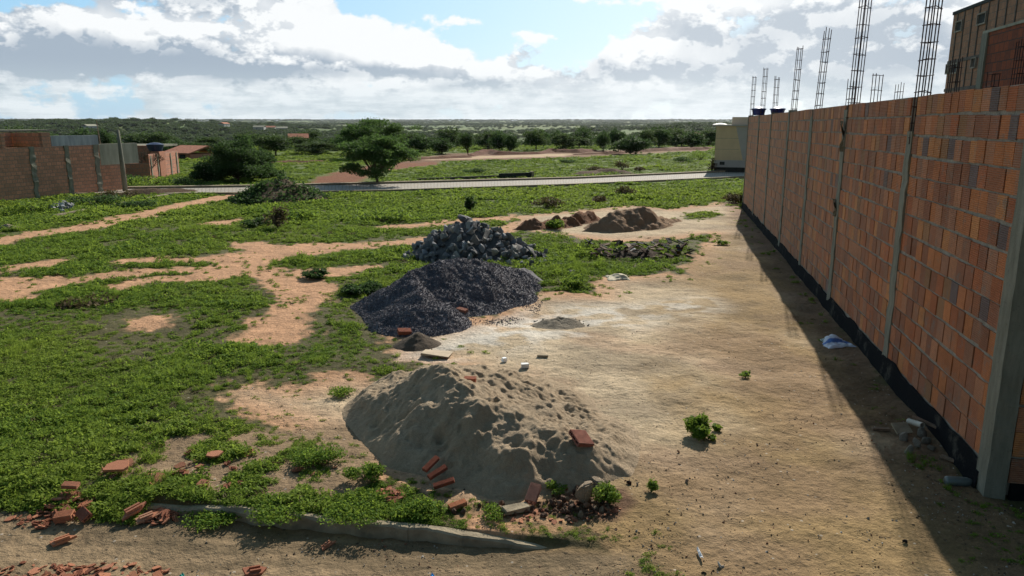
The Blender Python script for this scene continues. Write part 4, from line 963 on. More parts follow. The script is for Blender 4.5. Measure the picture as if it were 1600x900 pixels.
def piece(m, px, py, s, rot, z, label, name='clay_shard', cat='shard'):
    p = G(px, py); o = link(name, m, None, (p.x, p.y, p.z+z), rot, (s, s, s) if not hasattr(s, '__len__') else s); return tag(o, label, cat)
piece(SL[0], 96, 828, .20, (.1, -.1, .6), .01, 'long orange clay sliver lying on the wet road below the shard pile')
piece(SL[1], 209, 795, .24, (.2, -.2, .8), .03, 'long terracotta strip leaning on the shards beside the left kerb end'); piece(SL[2], 228, 800, .2, (.2, -.1, .7), .02, 'shorter terracotta strip beside the long leaning one')
piece(SH[0], 397, 878, .15, (.1, .1, .5), .01, 'ribbed brick fragment lying alone on the wet road'); piece(SL[3], 510, 838, .14, (.1, 0, 1.1), .005, 'thin orange sliver lying in front of the near kerb')
piece(SH[1], 337, 722, .14, (.1, 0, .3), .05, 'flat pinkish tile piece in the weeds left of the sand heap'); piece(SH[4], 188, 742, .2, (.1, 0, .1), .06, 'broad tan tile slab lying in the weeds at the lower left')
def hollow_brick(label, px, py, z, rot, size=(.19, .19, .09), col=(.36, .125, .075), cells=(3, 1), parent=None):
    """hollow clay block: outer shell, inner webs, open at both ends along local x, fine ribs outside"""
    lx, ly, lz = size; t = .009; mb = MB(); nr = 12
    mb.box((0, 0, lz/2-t/2), (lx, ly, t)); mb.box((0, 0, -lz/2+t/2), (lx, ly, t)); mb.box((0, ly/2-t/2, 0), (lx, t, lz-2*t)); mb.box((0, -ly/2+t/2, 0), (lx, t, lz-2*t))
    for i in range(1, cells[0]): mb.box((0, -ly/2+ly*i/cells[0], 0), (lx-.002, t*.8, lz-2*t))
    for i in range(1, cells[1]): mb.box((0, 0, -lz/2+lz*i/cells[1]), (lx-.004, ly-2*t, t*.8))
    for i in range(nr):
        y = -ly/2+ly*(i+.5)/nr
        for s in (-1, 1): mb.box((0, y, s*(lz/2+.0012)), (lx-.001, ly/nr*.5, .0028))
    for i in range(6):
        z_ = -lz/2+lz*(i+.5)/6
        for s in (-1, 1): mb.box((0, s*(ly/2+.0012), z_), (lx-.001, .0028, lz/6*.5))
    mb.c = [col]*len(mb.v); p = G(px, py)
    return tag(mb.build('hollow_brick', M_shard, None, loc=(p.x, p.y, p.z+z), rot=rot), label, 'brick')
def hs(px, py):
    z = .1
    for _ in range(12):
        p = P(px, py, z); z = float(sand_h(np.array([p.x]), np.array([p.y]))[0])
    return p, z
p, z = hs(908, 700); o = hollow_brick('ribbed red hollow brick lying tilted on the right slope of the sand heap', 0, 0, 0, (0, 0, 0), (.155, .155, .035), (.33, .13, .09), (3, 1)); o.location = (p.x, p.y, zat(p.x, p.y)+max(z, .05)+.03); o.rotation_euler = (R(24), R(16), R(32))
p, z = hs(733, 597); o = hollow_brick('red hollow brick lying flat on the back shoulder of the sand heap', 0, 0, 0, (0, 0, -.06), (.125, .075, .04), (.36, .13, .075), (2, 1)); o.location = (p.x, p.y, zat(p.x, p.y)+z+.02)
hollow_brick('half brick leaning against the small dark earth heap', 632, 524, .06, (.3, .1, .35), (.17, .09, .05), (.36, .13, .08), (2, 1))
hollow_brick('brick end lying on the lower edge of the gravel heap', 722, 492, .07, (.2, .1, -.5), (.16, .07, .05), (.42, .20, .14), (2, 1))
for i, (px, py, z, rz, lb) in enumerate(((674, 750, .10, .95, 'upper broken brick strip leaning on the foot of the sand heap'), (684, 757, .07, .62, 'middle broken brick strip leaning on the foot of the sand heap'), (694, 768, .04, .12, 'lowest broken brick strip at the foot of the sand heap'))):
    hollow_brick(lb, px, py, z+.02, (.25, -.3, rz), (.16, .04, .025), (.27, .085, .05), (2, 1))
hollow_brick('pinkish fluted brick half standing at the front foot of the sand heap', 833, 786, .06, (.1, -.5, 1.2), (.15, .075, .05), (.42, .20, .14), (2, 1))
hollow_brick('orange brick strip lying left of the fluted brick', 715, 795, .03, (.1, -.1, .5), (.13, .05, .03), (.48, .20, .10), (1, 1))
hollow_brick('orange hollow brick in the shard pile at the left road edge', 100, 802, .05, (.15, -.1, .15), (.12, .075, .04), (.42, .18, .10), (2, 1))
hollow_brick('tilted dark orange brick half beside the orange hollow brick in the shard pile', 130, 800, .05, (.6, .3, -.6), (.10, .07, .035), (.33, .13, .08), (2, 1))
hollow_brick('flat broken brick on top of the shard pile at the left', 112, 770, .08, (.1, .1, .1), (.11, .06, .025), (.40, .18, .11), (2, 1))
# small loose things of the yard
def slab(name, label, cat, px, py, size, rot, m, z=0, jit=.004, bev=.002):
    p = G(px, py); o = MB().box((0, 0, 0), size, None, (1, 1, 1), jit).build(name, m, None, bevel=bev, loc=(p.x, p.y, p.z+z+size[2]/2), rot=rot); return tag(o, label, cat)
slab('flat_board', 'flat sandy board lying in front of the small dark earth heap', 'board', 682, 554, (.34, .24, .016), (0, .05, -.12), M_board, .02, .012)
slab('concrete_lump', 'small white concrete block alone in the middle of the yard', 'block', 820, 573, (.085, .06, .05), (0, 0, .1), M_white, .005)
slab('wood_offcut', 'short grey stick lying behind the white concrete block', 'stick', 848, 558, (.13, .03, .025), (0, 0, -.15), M_kerb, .002)
slab('dark_brick_end', 'small dark red brick end left of the white concrete block', 'brick', 788, 564, (.05, .05, .05), (0, 0, .5), M_shard, .002)
slab('plaster_lump', 'pale grey slab of old plaster lying in front of the sand heap near the kerb', 'plaster slab', 806, 802, (.2, .07, .035), (.1, .1, .55), M_kerb, .01)
slab('wood_plank', 'thin brown plank lying across the small stone heap beside the wall', 'plank', 1455, 682, (.34, .03, .02), (.1, .25, -.75), M_wood, .08)
slab('wood_plank', 'short wooden lath sticking out left of the small stone heap', 'plank', 1376, 676, (.15, .035, .02), (0, 0, -.05), M_wood, .005)
slab('wood_plank', 'grey brown square board behind the small stone heap beside the wall', 'board', 1408, 680, (.15, .12, .02), (.5, 0, .1), M_kerb, .04)
slab('wood_plank', 'small splintered lath by the foot of the corner pillar', 'plank', 1490, 722, (.2, .025, .02), (0, .1, -.9), M_wood, .01)
def pipe():
    p = G(1418, 672); mb = MB(); a = Vector((0, 0, .07)); b = Vector((.03, -.17, .10)); n = 18; V = []
    d = (b-a).normalized(); u = d.orthogonal().normalized(); w = d.cross(u)
    for (c, r) in ((a, .025), (b, .025), (b, .020), (a, .020)):
        for k in range(n): V.append(c+(u*math.cos(6.2832*k/n)+w*math.sin(6.2832*k/n))*r)
    Fs = [(i*n+k, i*n+(k+1) % n, ((i+1) % 4)*n+(k+1) % n, ((i+1) % 4)*n+k) for i in range(4) for k in range(n)]
    tag(mb.add(V, Fs).build('plastic_pipe', simple('off_white_pvc', (.45, .43, .36), .5, .15, 12, .002), None, loc=p, smooth=False), 'short off white plastic pipe lying on the small stone heap beside the wall', 'pipe')
pipe()
def bottle():
    p = G(1502, 752); mb = MB(); mb.tube([(0, 0, 0), (.008, 0, 0), (.02, 0, 0), (.16, 0, 0), (.19, 0, 0), (.205, 0, 0), (.23, 0, 0)], [.02, .034, .037, .037, .025, .013, .013], 16)
    tag(mb.build('plastic_bottle', simple('dusty_plastic', (.12, .14, .13), .3, .2, 10, .002, .5), None, loc=p+Vector((-.13, 0, .03)), rot=(0, 0, -.15), smooth=True), 'dusty clear plastic bottle lying at the foot of the corner pillar', 'bottle')
bottle()
def sack(px, py, w, d, h, label, m, seed, rz=0, peak=(.45, .7)):
    p = G(px, py); n = 26; X, Y = np.meshgrid(np.linspace(0, 1, n), np.linspace(0, 1, n)); X = X.ravel(); Y = Y.ravel()
    ed = np.minimum(np.minimum(X, 1-X), np.minimum(Y, 1-Y)); r = np.sqrt((X-peak[0])**2+(Y-peak[1])**2)
    z = h*np.exp(-(r/.28)**2)+h*.35*(np.abs(np.sin(X*9+fbm(X*4, Y*4, seed, 3)*6))*.6+fbm(X*6, Y*6, seed+1, 4))*ss(0, .12, ed)+.004
    x = (X-.5)*w*(1-.35*Y)+(fbm(X*3, Y*3, seed+2, 3)-.5)*w*.25; y = (Y-.5)*d+(fbm(X*3, Y*3, seed+3, 3)-.5)*d*.3
    idx = np.arange(n*n).reshape(n, n); Q = np.stack([idx[:-1, :-1], idx[:-1, 1:], idx[1:, 1:], idx[1:, :-1]], -1).reshape(-1, 4)
    o = link('crumpled_sack', npmesh('crumpled_sack', np.stack([x, y, z], 1), Q, m, None, True), None, p, (0, 0, rz)); md = o.modifiers.new('thick', 'SOLIDIFY'); md.thickness = .003
    return tag(o, label, 'sack')
def bluewhite(g, b, L):
    v = coord(g); y = g.n('ShaderNodeSeparateXYZ', {0: v}).outputs[1]; n = g.noise(v, 14, 3)
    f = g.mr(g.m('ABSOLUTE', g.m('SUBTRACT', g.m('MULTIPLY_ADD', n, .05, y), .0)), .025, .04, 1, 0); L.new(g.mix(f, (.62, .66, .74), (.07, .16, .42)), b.inputs['Base Color'])
sack(1305, 538, .42, .34, .07, 'crumpled white sack with blue stripe lying in the shade of the wall', mat('striped_sack', bluewhite, .6, .3), 601, .1)
sack(962, 436, .40, .42, .06, 'crumpled pale cement sack at the edge of the weeds', simple('pale_sack', (.50, .44, .31), .8, .15, 9, .003), 605, .2, (.7, .5))
sack(992, 395, .30, .22, .05, 'white plastic sheet on the dark debris heap', M_white, 609, 0)
DM = [M_dark, M_wood, simple('dark_rotten_wood', (.07, .035, .022), .95, .4, 10, .01)]
for i in range(80):
    px = 918+i*2+rng.uniform(-6, 6); py = rng.uniform(386, 407); p = G(px, py)
    o = MB().box((0, 0, 0), (rng.uniform(.10, .34), rng.uniform(.03, .10), .018), None, (1, 1, 1), .008).build('rotten_board', DM[int(rng.choice(3, p=[.35, .2, .45]))], None, loc=(p.x, p.y, p.z+rng.uniform(.04, .16)), rot=(rng.uniform(-.5, .5), rng.uniform(-.5, .5), rng.uniform(0, 3.1)))
    tag(o, 'dark rotten board scrap lying on the low debris heap', 'board', 'board scraps on the debris heap')
def bit(px, py, col, size, label, name, cat):
    m = simple(name, col, .5, .2, 30, .002); p = G(px, py); mb = MB(); r = np.random.default_rng(int(px)); n = 7; V = []
    for i in range(n):
        a = i/(n-1); w = size[1]*(1-abs(a-.4))*.5
        for k in (-1, 0, 1): V.append(((a-.5)*size[0], k*w+r.uniform(-.2, .2)*w, .012+r.uniform(0, .014)+(.01 if k == 0 else 0)))
    Fs = [(i*3+k, i*3+k+1, i*3+4+k, i*3+3+k) for i in range(n-1) for k in range(2)]
    o = mb.add(V, Fs).build(name, m, None, loc=p, rot=(0, 0, r.uniform(1, 2))); md = o.modifiers.new('t', 'SOLIDIFY'); md.thickness = .002; tag(o, label, cat)
bit(676, 890, (.08, .42, .85), (.09, .03), 'bright blue plastic scrap on the wet road in front', 'blue_scrap', 'litter')
bit(279, 887, (.03, .28, .22), (.06, .05), 'teal green plastic scrap on the wet road at the lower left', 'green_scrap', 'litter')
bit(1093, 872, (.8, .8, .8), (.11, .02), 'thin white plastic strip lying on the brown earth at the bottom', 'white_strip', 'litter')
bit(1268, 452, (.8, .8, .8), (.06, .05), 'tiny white scrap lying just outside the shadow of the wall', 'white_scrap', 'litter')
for k, (px, py, s, c, lb) in enumerate(((1060, 708, .05, (.42, .22, .13), 'small orange stone on the bare earth below the round bush'), (1183, 698, .035, (.12, .07, .05), 'dark red pebble alone on the brown earth right of the round bush'), (1124, 888, .06, (.55, .52, .45), 'pale stone at the bottom edge of the brown earth'), (1414, 846, .055, (.02, .015, .012), 'black round lump near the wall shadow at the lower right'),
        (1073, 757, .045, (.42, .30, .22), 'pale brown stone below the small orange stone'), (995, 762, .05, (.4, .33, .26), 'pale stone right of the brown boulder'), (983, 760, .06, (.10, .05, .03), 'dark red clod right of the brown boulder'), (1314, 652, .03, (.6, .58, .52), 'small white pebble beside the wall shadow'))):
    m = hull(700+k, 14, .7, c, .03); m.materials.append(M_rubble); rock(px, py, s, m, lb, None, (1, .85, .8), .2, name='loose_stone', cat='stone')

# ------------------------------------------------------------------ vegetation
def leaves(centers, radii, n, size, r, elong=1.8, up=.5, shell=.5, droop=0):
    """leaf quads spread in ellipsoids; returns verts, quads, colours"""
    centers = np.asarray(centers, float); radii = np.asarray(radii, float); vol = radii.prod(1)**.8; k = r.choice(len(centers), n, p=vol/vol.sum())
    d = r.normal(size=(n, 3)); d /= np.linalg.norm(d, axis=1)[:, None]; q = r.uniform(0, 1, n)**(1/3.); q = shell+(1-shell)*q if shell else q
    q *= 1+.18*r.normal(size=n)
    p = centers[k]+d*q[:, None]*radii[k]
    nrm = r.normal(size=(n, 3)); nrm[:, 2] = np.abs(nrm[:, 2])+up; nrm /= np.linalg.norm(nrm, axis=1)[:, None]
    a = np.cross(nrm, r.normal(size=(n, 3))); a /= np.linalg.norm(a, axis=1)[:, None]; b = np.cross(nrm, a)
    s = size*r.uniform(.6, 1.4, n)[:, None]
    V = np.stack([p-a*s*elong*.5, p+b*s*.5-a*s*.1, p+a*s*elong*.5-nrm*s*.25, p-b*s*.5-a*s*.1], 1).reshape(-1, 3)
    c = np.zeros((n, 3)); c[:, 0] = r.uniform(0, 1, n); c[:, 1] = np.clip(r.normal(.5, .22, n), 0, 1); c = np.repeat(c, 4, 0)
    return V, np.arange(4*n).reshape(n, 4), c
def leafmesh(name, V, Q, c, m): return npmesh(name, V, Q, m, c)
def weed_clump(seed, rad, h, n, size, m):
    r = np.random.default_rng(seed); k = 7; cc = []; rr = []
    for i in range(k):
        a = r.uniform(0, 6.28); q = rad*math.sqrt(r.uniform(0, 1))*.8; hh = h*r.uniform(.5, 1)*(1-.4*q/rad); cc.append((math.cos(a)*q, math.sin(a)*q, hh*.5)); rr.append((rad*.38, rad*.38, hh*.55))
    V, Q, c = leaves(cc, rr, n, size, r, 1.7, .9, .2); V[:, 2] = np.abs(V[:, 2])
    return leafmesh('weed_clump', V, Q, c, m)
protos = {}
def blade_clump(seed, rad, h, n, w, m):
    r = np.random.default_rng(seed); a = r.uniform(0, 6.28, n); q = rad*np.sqrt(r.uniform(0, 1, n))*.6; b = np.stack([np.cos(a)*q, np.sin(a)*q, 0*q], 1)
    lean = r.normal(size=(n, 3))*.45; lean[:, 2] = 1; L = (h*r.uniform(.4, 1.1, n))[:, None]; side = np.stack([-np.sin(a), np.cos(a), 0*a], 1)*w*.5
    mid = b+lean*L*.6; tip = b+lean*L*np.array([1.5, 1.5, .95]); V = np.stack([b-side, b+side, mid+side*.8, mid-side*.8, mid-side*.8, mid+side*.8, tip+side*.1, tip-side*.1], 1).reshape(-1, 3)
    c = np.zeros((n, 3)); c[:, 0] = r.uniform(0, 1, n); c[:, 1] = r.uniform(.2, .9, n); return leafmesh('grass_tuft', V, np.arange(8*n).reshape(-1, 4), np.repeat(c, 8, 0), m)
def proto_coll(name, meshes):
    cl = bpy.data.collections.new(name)
    for i, me in enumerate(meshes):
        o = bpy.data.objects.new('%s_%02d' % (name, i), me); cl.objects.link(o)
    return cl
def scatter(name, pts, rot, scl, tint, idx, coll, label, cat, kind='stuff', parent=None):
    n = len(pts); me = bpy.data.meshes.new(name); me.vertices.add(n); me.vertices.foreach_set('co', np.asarray(pts, np.float32).ravel())
    for nm, ty, dat, key in (('rot', 'FLOAT_VECTOR', rot, 'vector'), ('scl', 'FLOAT_VECTOR', scl, 'vector'), ('tint', 'FLOAT', tint, 'value'), ('idx', 'INT', idx, 'value')):
        a = me.attributes.new(nm, ty, 'POINT'); a.data.foreach_set(key, np.asarray(dat, np.int32 if ty == 'INT' else np.float32).ravel())
    o = link(name, me, parent); ng = bpy.data.node_groups.new(name+'_scatter', 'GeometryNodeTree')
    ng.interface.new_socket('Geometry', in_out='INPUT', socket_type='NodeSocketGeometry'); ng.interface.new_socket('Geometry', in_out='OUTPUT', socket_type='NodeSocketGeometry')
    N = ng.nodes; L = ng.links; gi = N.new('NodeGroupInput'); go = N.new('NodeGroupOutput'); ip = N.new('GeometryNodeInstanceOnPoints'); ci = N.new('GeometryNodeCollectionInfo')
    ci.inputs['Collection'].default_value = coll; ci.inputs['Separate Children'].default_value = True; ci.inputs['Reset Children'].default_value = True
    def at(nm, ty):
        q = N.new('GeometryNodeInputNamedAttribute'); q.data_type = ty; q.inputs['Name'].default_value = nm; return [s for s in q.outputs if s.enabled and s.name == 'Attribute'][0]
    ip.inputs['Pick Instance'].default_value = True; L.new(gi.outputs[0], ip.inputs['Points']); L.new(ci.outputs[0], ip.inputs['Instance']); L.new(at('idx', 'INT'), ip.inputs['Instance Index'])
    er = N.new('FunctionNodeEulerToRotation'); L.new(at('rot', 'FLOAT_VECTOR'), er.inputs[0]); L.new(er.outputs[0], ip.inputs['Rotation']); L.new(at('scl', 'FLOAT_VECTOR'), ip.inputs['Scale']); L.new(ip.outputs[0], go.inputs[0])
    md = o.modifiers.new('scatter', 'NODES'); md.node_group = ng
    return tag(o, label, cat if not parent else None, kind=kind)
def in_objects(x, y):
    """keep weeds off heaps, road, buildings"""
    bad = (sand_h(x, y) > -.03) & (y > 4.6) & (y < 7.6) & (np.abs(x) < 2.2)
    bad |= (grav_h(x, y) > -.02) & (y > 9) & (y < 13.4) & (x > -3) & (x < 1.2)
    bad |= (rock_h(x, y) > .06) & (y > 12.5) & (y < 17.6) & (x > -2.7) & (x < 1.4)
    bad |= (fs_h(x, y) > .0) & (y > 15) & (y < 26) & (x > 1.4) & (x < 7.3)
    bad |= (rs_h(x, y) > .0) & (y > 15) & (y < 26) & (x > -.6) & (x < 4.6)
    bad |= poly_sd(x, y, ROADP) > -.3
    t = (x-WA0.x)*wu.x+(y-WA0.y)*wu.y; l = (x-WA0.x)*wn.x+(y-WA0.y)*wn.y; bad |= (t > -.2) & (t < WL+.1) & (l > -.12)
    d, s, L = road_side(x, y); bad |= (d > -.03) & (s > 0) & (s < L+.2) & (y < 9); bad |= (d > .22) & (s <= 0) & (y < 9)
    return bad
def ground_cover():
    r = np.random.default_rng(21); PX = []; 
    def band(n, y0, y1, scale, base, p0):
        px = r.uniform(-260, 1650, n); py = r.uniform(y0, y1, n)
        th = np.arctan((py-450)/F)+PT; 
        dx = (px-800)/F; dy = (450-py)/F; dz = -math.sin(PT)+dy*math.cos(PT); t = -H/dz; x = dx*t; y = (math.cos(PT)+dy*math.sin(PT))*t
        sd = bare_sd(x, y); dens = fbm(x*1.3, y*1.3, 301, 4)
        keep = (r.uniform(0, 1, n) < (ss(.03, -.25, sd)+.10*ss(.5, 0, np.abs(sd-.1))*(sd > -.1))*(.28+.72*ss(.36, .50, dens))) & ~in_objects(x, y)
        thin = poly_sd(x, y, W([(130, 712), (330, 680), (560, 668), (590, 740), (560, 782), (400, 778), (180, 768)])) > 0; keep &= ~thin | (r.uniform(0, 1, n) < ss(.40, .58, fbm(x*4, y*4, 319, 3))*.9)
        # turned earth and dirt beyond the road
        for pl in ([(480, 291), (490, 280), (540, 264), (600, 256), (680, 249), (690, 256), (600, 268), (575, 276), (560, 292)], [(640, 250), (700, 240), (900, 237), (1110, 228), (1110, 236), (1000, 241), (905, 246), (700, 252)], [(670, 246), (900, 240), (880, 246), (670, 251)]):
            keep &= ~((poly_sd(x, y, W(pl)) > -.25))
        x, y = x[keep], y[keep]; m = len(x); D = np.sqrt(x*x+y*y)
        big = fbm(x*.9, y*.9, 305, 4); edge = ss(0, .6, -bare_sd(x, y)); s = base(D)*r.uniform(.6, 1.35, m)*(.6+.8*big)*(.55+.45*edge)
        tint = np.clip((fbm(x*.35, y*.35, 309, 3)-.38)*2.2+r.normal(0, .12, m)+ss(15, 28, D)*.25, 0, 1)
        pts = np.stack([x, y, Z(x, y)-.005], 1); rot = np.stack([r.uniform(-.15, .15, m), r.uniform(-.15, .15, m), r.uniform(0, 6.28, m)], 1)
        scl = np.stack([s, s, s*r.uniform(.7, 1.3, m)*(.6+.8*big)*(1-.45*ss(25, 40, D))], 1)
        return pts, rot, scl, tint, (np.full(m, p0)+r.integers(0, 4, m) if p0 == 4 else pick_near(r, x, y, m))
    def pick_near(r, x, y, m):
        n = fbm(x*.8, y*.8, 311, 4); u = r.uniform(0, 1, m); k = r.integers(0, 4, m)
        k = np.where(u < .03+.22*ss(.54, .68, n), 8+r.integers(0, 2, m), k); k = np.where((u > .965) | ((u > .80) & (fbm(x*2, y*2, 313, 3) > .60)), 10, k); k = np.where((u > .5) & (u < .62), 11, k); return k
    B = [band(52000, 470, 960, 1, lambda D: .85+0*D, 0), band(36000, 350, 480, 1, lambda D: .9+.02*D, 0), band(46000, 232, 352, 1, lambda D: .6+.035*D, 4), band(12000, 214, 234, 1, lambda D: .5+.035*D, 4)]
    pts, rot, scl, tint, idx = [np.concatenate([b[i] for b in B]) for i in range(5)]
    ms = [weed_clump(800+i, .095, .06, 130, .0125, M_weed) for i in range(4)]+[weed_clump(810+i, .13, .07, 90, .024, M_weed) for i in range(4)]
    ms += [blade_clump(820+i, .09, .085, 60, .005, M_weed) for i in range(2)]+[weed_clump(830, .10, .05, 70, .011, M_dry), weed_clump(831, .10, .10, 60, .019, M_weed)]
    scatter('ground_cover', pts, rot, scl, tint, idx, proto_coll('weeds', ms), 'low green weeds and grass covering the lot', 'weeds')
ground_cover()
def pebbles():
    r = np.random.default_rng(31); n = 26000; px = r.uniform(200, 1600, n); py = 400+r.uniform(0, 1, n)**.7*540
    dx = (px-800)/F; dy = (450-py)/F; t = -H/(-math.sin(PT)+dy*math.cos(PT)); x = dx*t; y = (math.cos(PT)+dy*math.sin(PT))*t
    sd = bare_sd(x, y); d, s, L = road_side(x, y); den = fbm(x*2, y*2, 330, 4)
    tt = (x-WA0.x)*wu.x+(y-WA0.y)*wu.y; l = (x-WA0.x)*wn.x+(y-WA0.y)*wn.y
    keep = ((sd > -.1) | (d > .1)) & ~((sand_h(x, y) > 0) & (y > 4.6) & (y < 7.6) & (np.abs(x) < 2)) & ~((tt > -.2) & (l > -.03)) & (r.uniform(0, 1, n) < .15+.85*ss(.42, .62, den))
    x, y = x[keep], y[keep]; m = len(x); sz = .006+.030*r.uniform(0, 1, m)**5; 
    cols = [(.6, .56, .5), (.10, .065, .045), (.33, .14, .08), (.2, .15, .1), (.07, .055, .04), (.45, .38, .3)]; ms = []
    for i, c in enumerate(cols): q = hull(900+i, 10, .6, c); q.materials.append(M_rubble); ms.append(q)
    p = r.choice(6, m, p=[.16, .15, .18, .30, .08, .13])
    scatter('pebbles', np.stack([x, y, Z(x, y)-sz*.02], 1), r.uniform(0, 6.28, (m, 3)), np.stack([sz]*3, 1)*r.uniform(.6, 1.3, (m, 3)), np.zeros(m), p, proto_coll('pebble_kinds', ms), 'tiny pebbles and crumbs strewn over the bare earth', 'pebbles')
    # crushed stone on the gravel heap
    n = 85000; x = r.uniform(-2.9, 1.3, n); y = r.uniform(9.0, 12.6, n); h = grav_h(x, y); sp = fbm(x*3, y*3, 340, 3)
    keep = (h > .0) | ((h > -.12) & (x > -2.2) & (poly_sd(x, y, W([(640, 530), (840, 500), (860, 430), (800, 400), (600, 420)])) > 0) & (r.uniform(0, 1, n) < .30*ss(.40, .60, sp))); h = h*(h > 0); x, y, h = x[keep], y[keep], np.maximum(h[keep], 0); m = len(x); sz = .013+.022*r.uniform(0, 1, m)**2
    ms = []
    for i, c in enumerate([(.13, .125, .15), (.19, .18, .20), (.08, .075, .09), (.36, .34, .35), (.20, .155, .17)]): q = hull(950+i, 10, .75, c); q.materials.append(M_rubble); ms.append(q)
    scatter('crushed_stone', np.stack([x-g_o.location.x, y-g_o.location.y, Z(x, y)+h+sz*.1], 1), r.uniform(0, 6.28, (m, 3)), np.stack([sz]*3, 1)*r.uniform(.7, 1.3, (m, 3)), np.zeros(m), r.choice(5, m, p=[.3, .25, .2, .1, .15]), proto_coll('gravel_kinds', ms), None, None, parent=g_o)
pebbles()

def plant(px, py, w, h, label, name='weed_plant', cat='plant', m=None, n=500, size=.02, stems=9, z=0, group=None, up=.6, seed=None, lobes=7):
    r = np.random.default_rng(seed or int(px*7+py)); p = G(px, py); p.z += z; e = empty(name, p, label, cat, group)
    cc = []; rr = []; mb = MB()
    for i in range(max(stems, lobes)):
        a = r.uniform(0, 6.28); q = w/2*math.sqrt(r.uniform(0, 1))*.75; hh = h*r.uniform(.55, 1.0)*(1-.3*(q/(w/2))); t = Vector((math.cos(a)*q, math.sin(a)*q, hh*.8))
        if i < lobes: cc.append((t.x, t.y, hh*.62)); rr.append((w*.24, w*.24, hh*.34))
        if i < stems: mb.tube([(0, 0, -.02), (t.x*.4, t.y*.4, hh*.45), (t.x, t.y, hh*.95)], [h*.022, h*.015, h*.006], 4)
    V, Q, c = leaves(cc, rr, n, size, r, 1.8, up, .3); V[:, 2] = np.maximum(V[:, 2], .003)
    link('foliage', leafmesh('foliage', V, Q, c, m or M_weed), e); mb.build('stem', M_bark, e); return e
plant(1087, 682, .27, .24, 'round leafy green bush growing alone on the bare earth of the yard', 'bush', 'bush', n=3200, size=.014, up=.3)
plant(1119, 672, .10, .08, 'small sprig of weeds right of the round bush', n=120); plant(1112, 690, .08, .06, 'tiny weed below and right of the round bush', n=80)
plant(1165, 592, .16, .10, 'sparse weed tuft in the middle of the yard near the wall', n=150, size=.018); plant(1128, 382, .35, .14, 'low weed tuft at the end of the green strip near the wall', n=260, size=.03)
plant(532, 618, .34, .10, 'small low weed patch alone on bare sand left of the sand heap', n=1000, size=.011)
plant(1017, 772, .10, .13, 'small upright weed right of the brown boulder', n=500, size=.010); plant(940, 790, .22, .18, 'leafy weed growing beside the brown boulder', n=1300, size=.012)
plant(570, 750, .28, .16, 'bright green weed at the left foot of the sand heap', n=1500, size=.012); plant(500, 720, .45, .14, 'spreading weed left of the sand heap behind the kerb', n=2200, size=.012)
plant(655, 800, .36, .11, 'weed clump hanging over the near kerb below the brick strips', n=2200, size=.012); plant(560, 802, .5, .07, 'weed clump behind the middle of the near kerb', n=2200, size=.012)
plant(775, 808, .22, .09, 'small weed growing among the clods right behind the kerb', n=600, size=.010); plant(350, 798, .55, .10, 'dark weed clump growing over the left part of the near kerb', n=2200, size=.012)
plant(430, 797, .5, .07, 'low weeds spilling onto the near kerb left of its middle', n=2200, size=.012); plant(870, 772, .16, .10, 'small pale weed at the right foot of the sand heap', n=500, size=.010)
plant(565, 458, .60, .22, 'broad dark green bush at the left end of the gravel heap', 'bush', 'bush', M_leaf, 1600, .035); plant(492, 434, .40, .22, 'small dark bush beside the trodden path', 'bush', 'bush', M_leaf, 700, .035)
plant(900, 448, .5, .16, 'weed clump at the right of the stone pile, in front of the dark rocks', n=700, size=.03); plant(700, 575, .2, .06, 'few weeds behind the top of the sand heap', n=150, size=.016)
plant(480, 520, .02, .02, 'tiny weed on the trodden path', n=12)if False else None
plant(870, 358, .5, .35, 'bright green weed in front of the reddish earth heap', n=400, size=.05)
for px, py, w, h, mm, lb in ((735, 331, .35, .62, M_leaf, 'slim dark sapling standing alone in the grass behind the stone pile'), (855, 325, 1.1, .45, M_dry, 'wide brownish shrub in the grass left of the far sand heaps'), (435, 358, .7, .75, M_dry, 'tall thin stemmed weed near the trodden path at the left')):
    if mm: plant(px, py, w, h, lb, 'shrub', 'shrub', mm, 420, .05, 14)
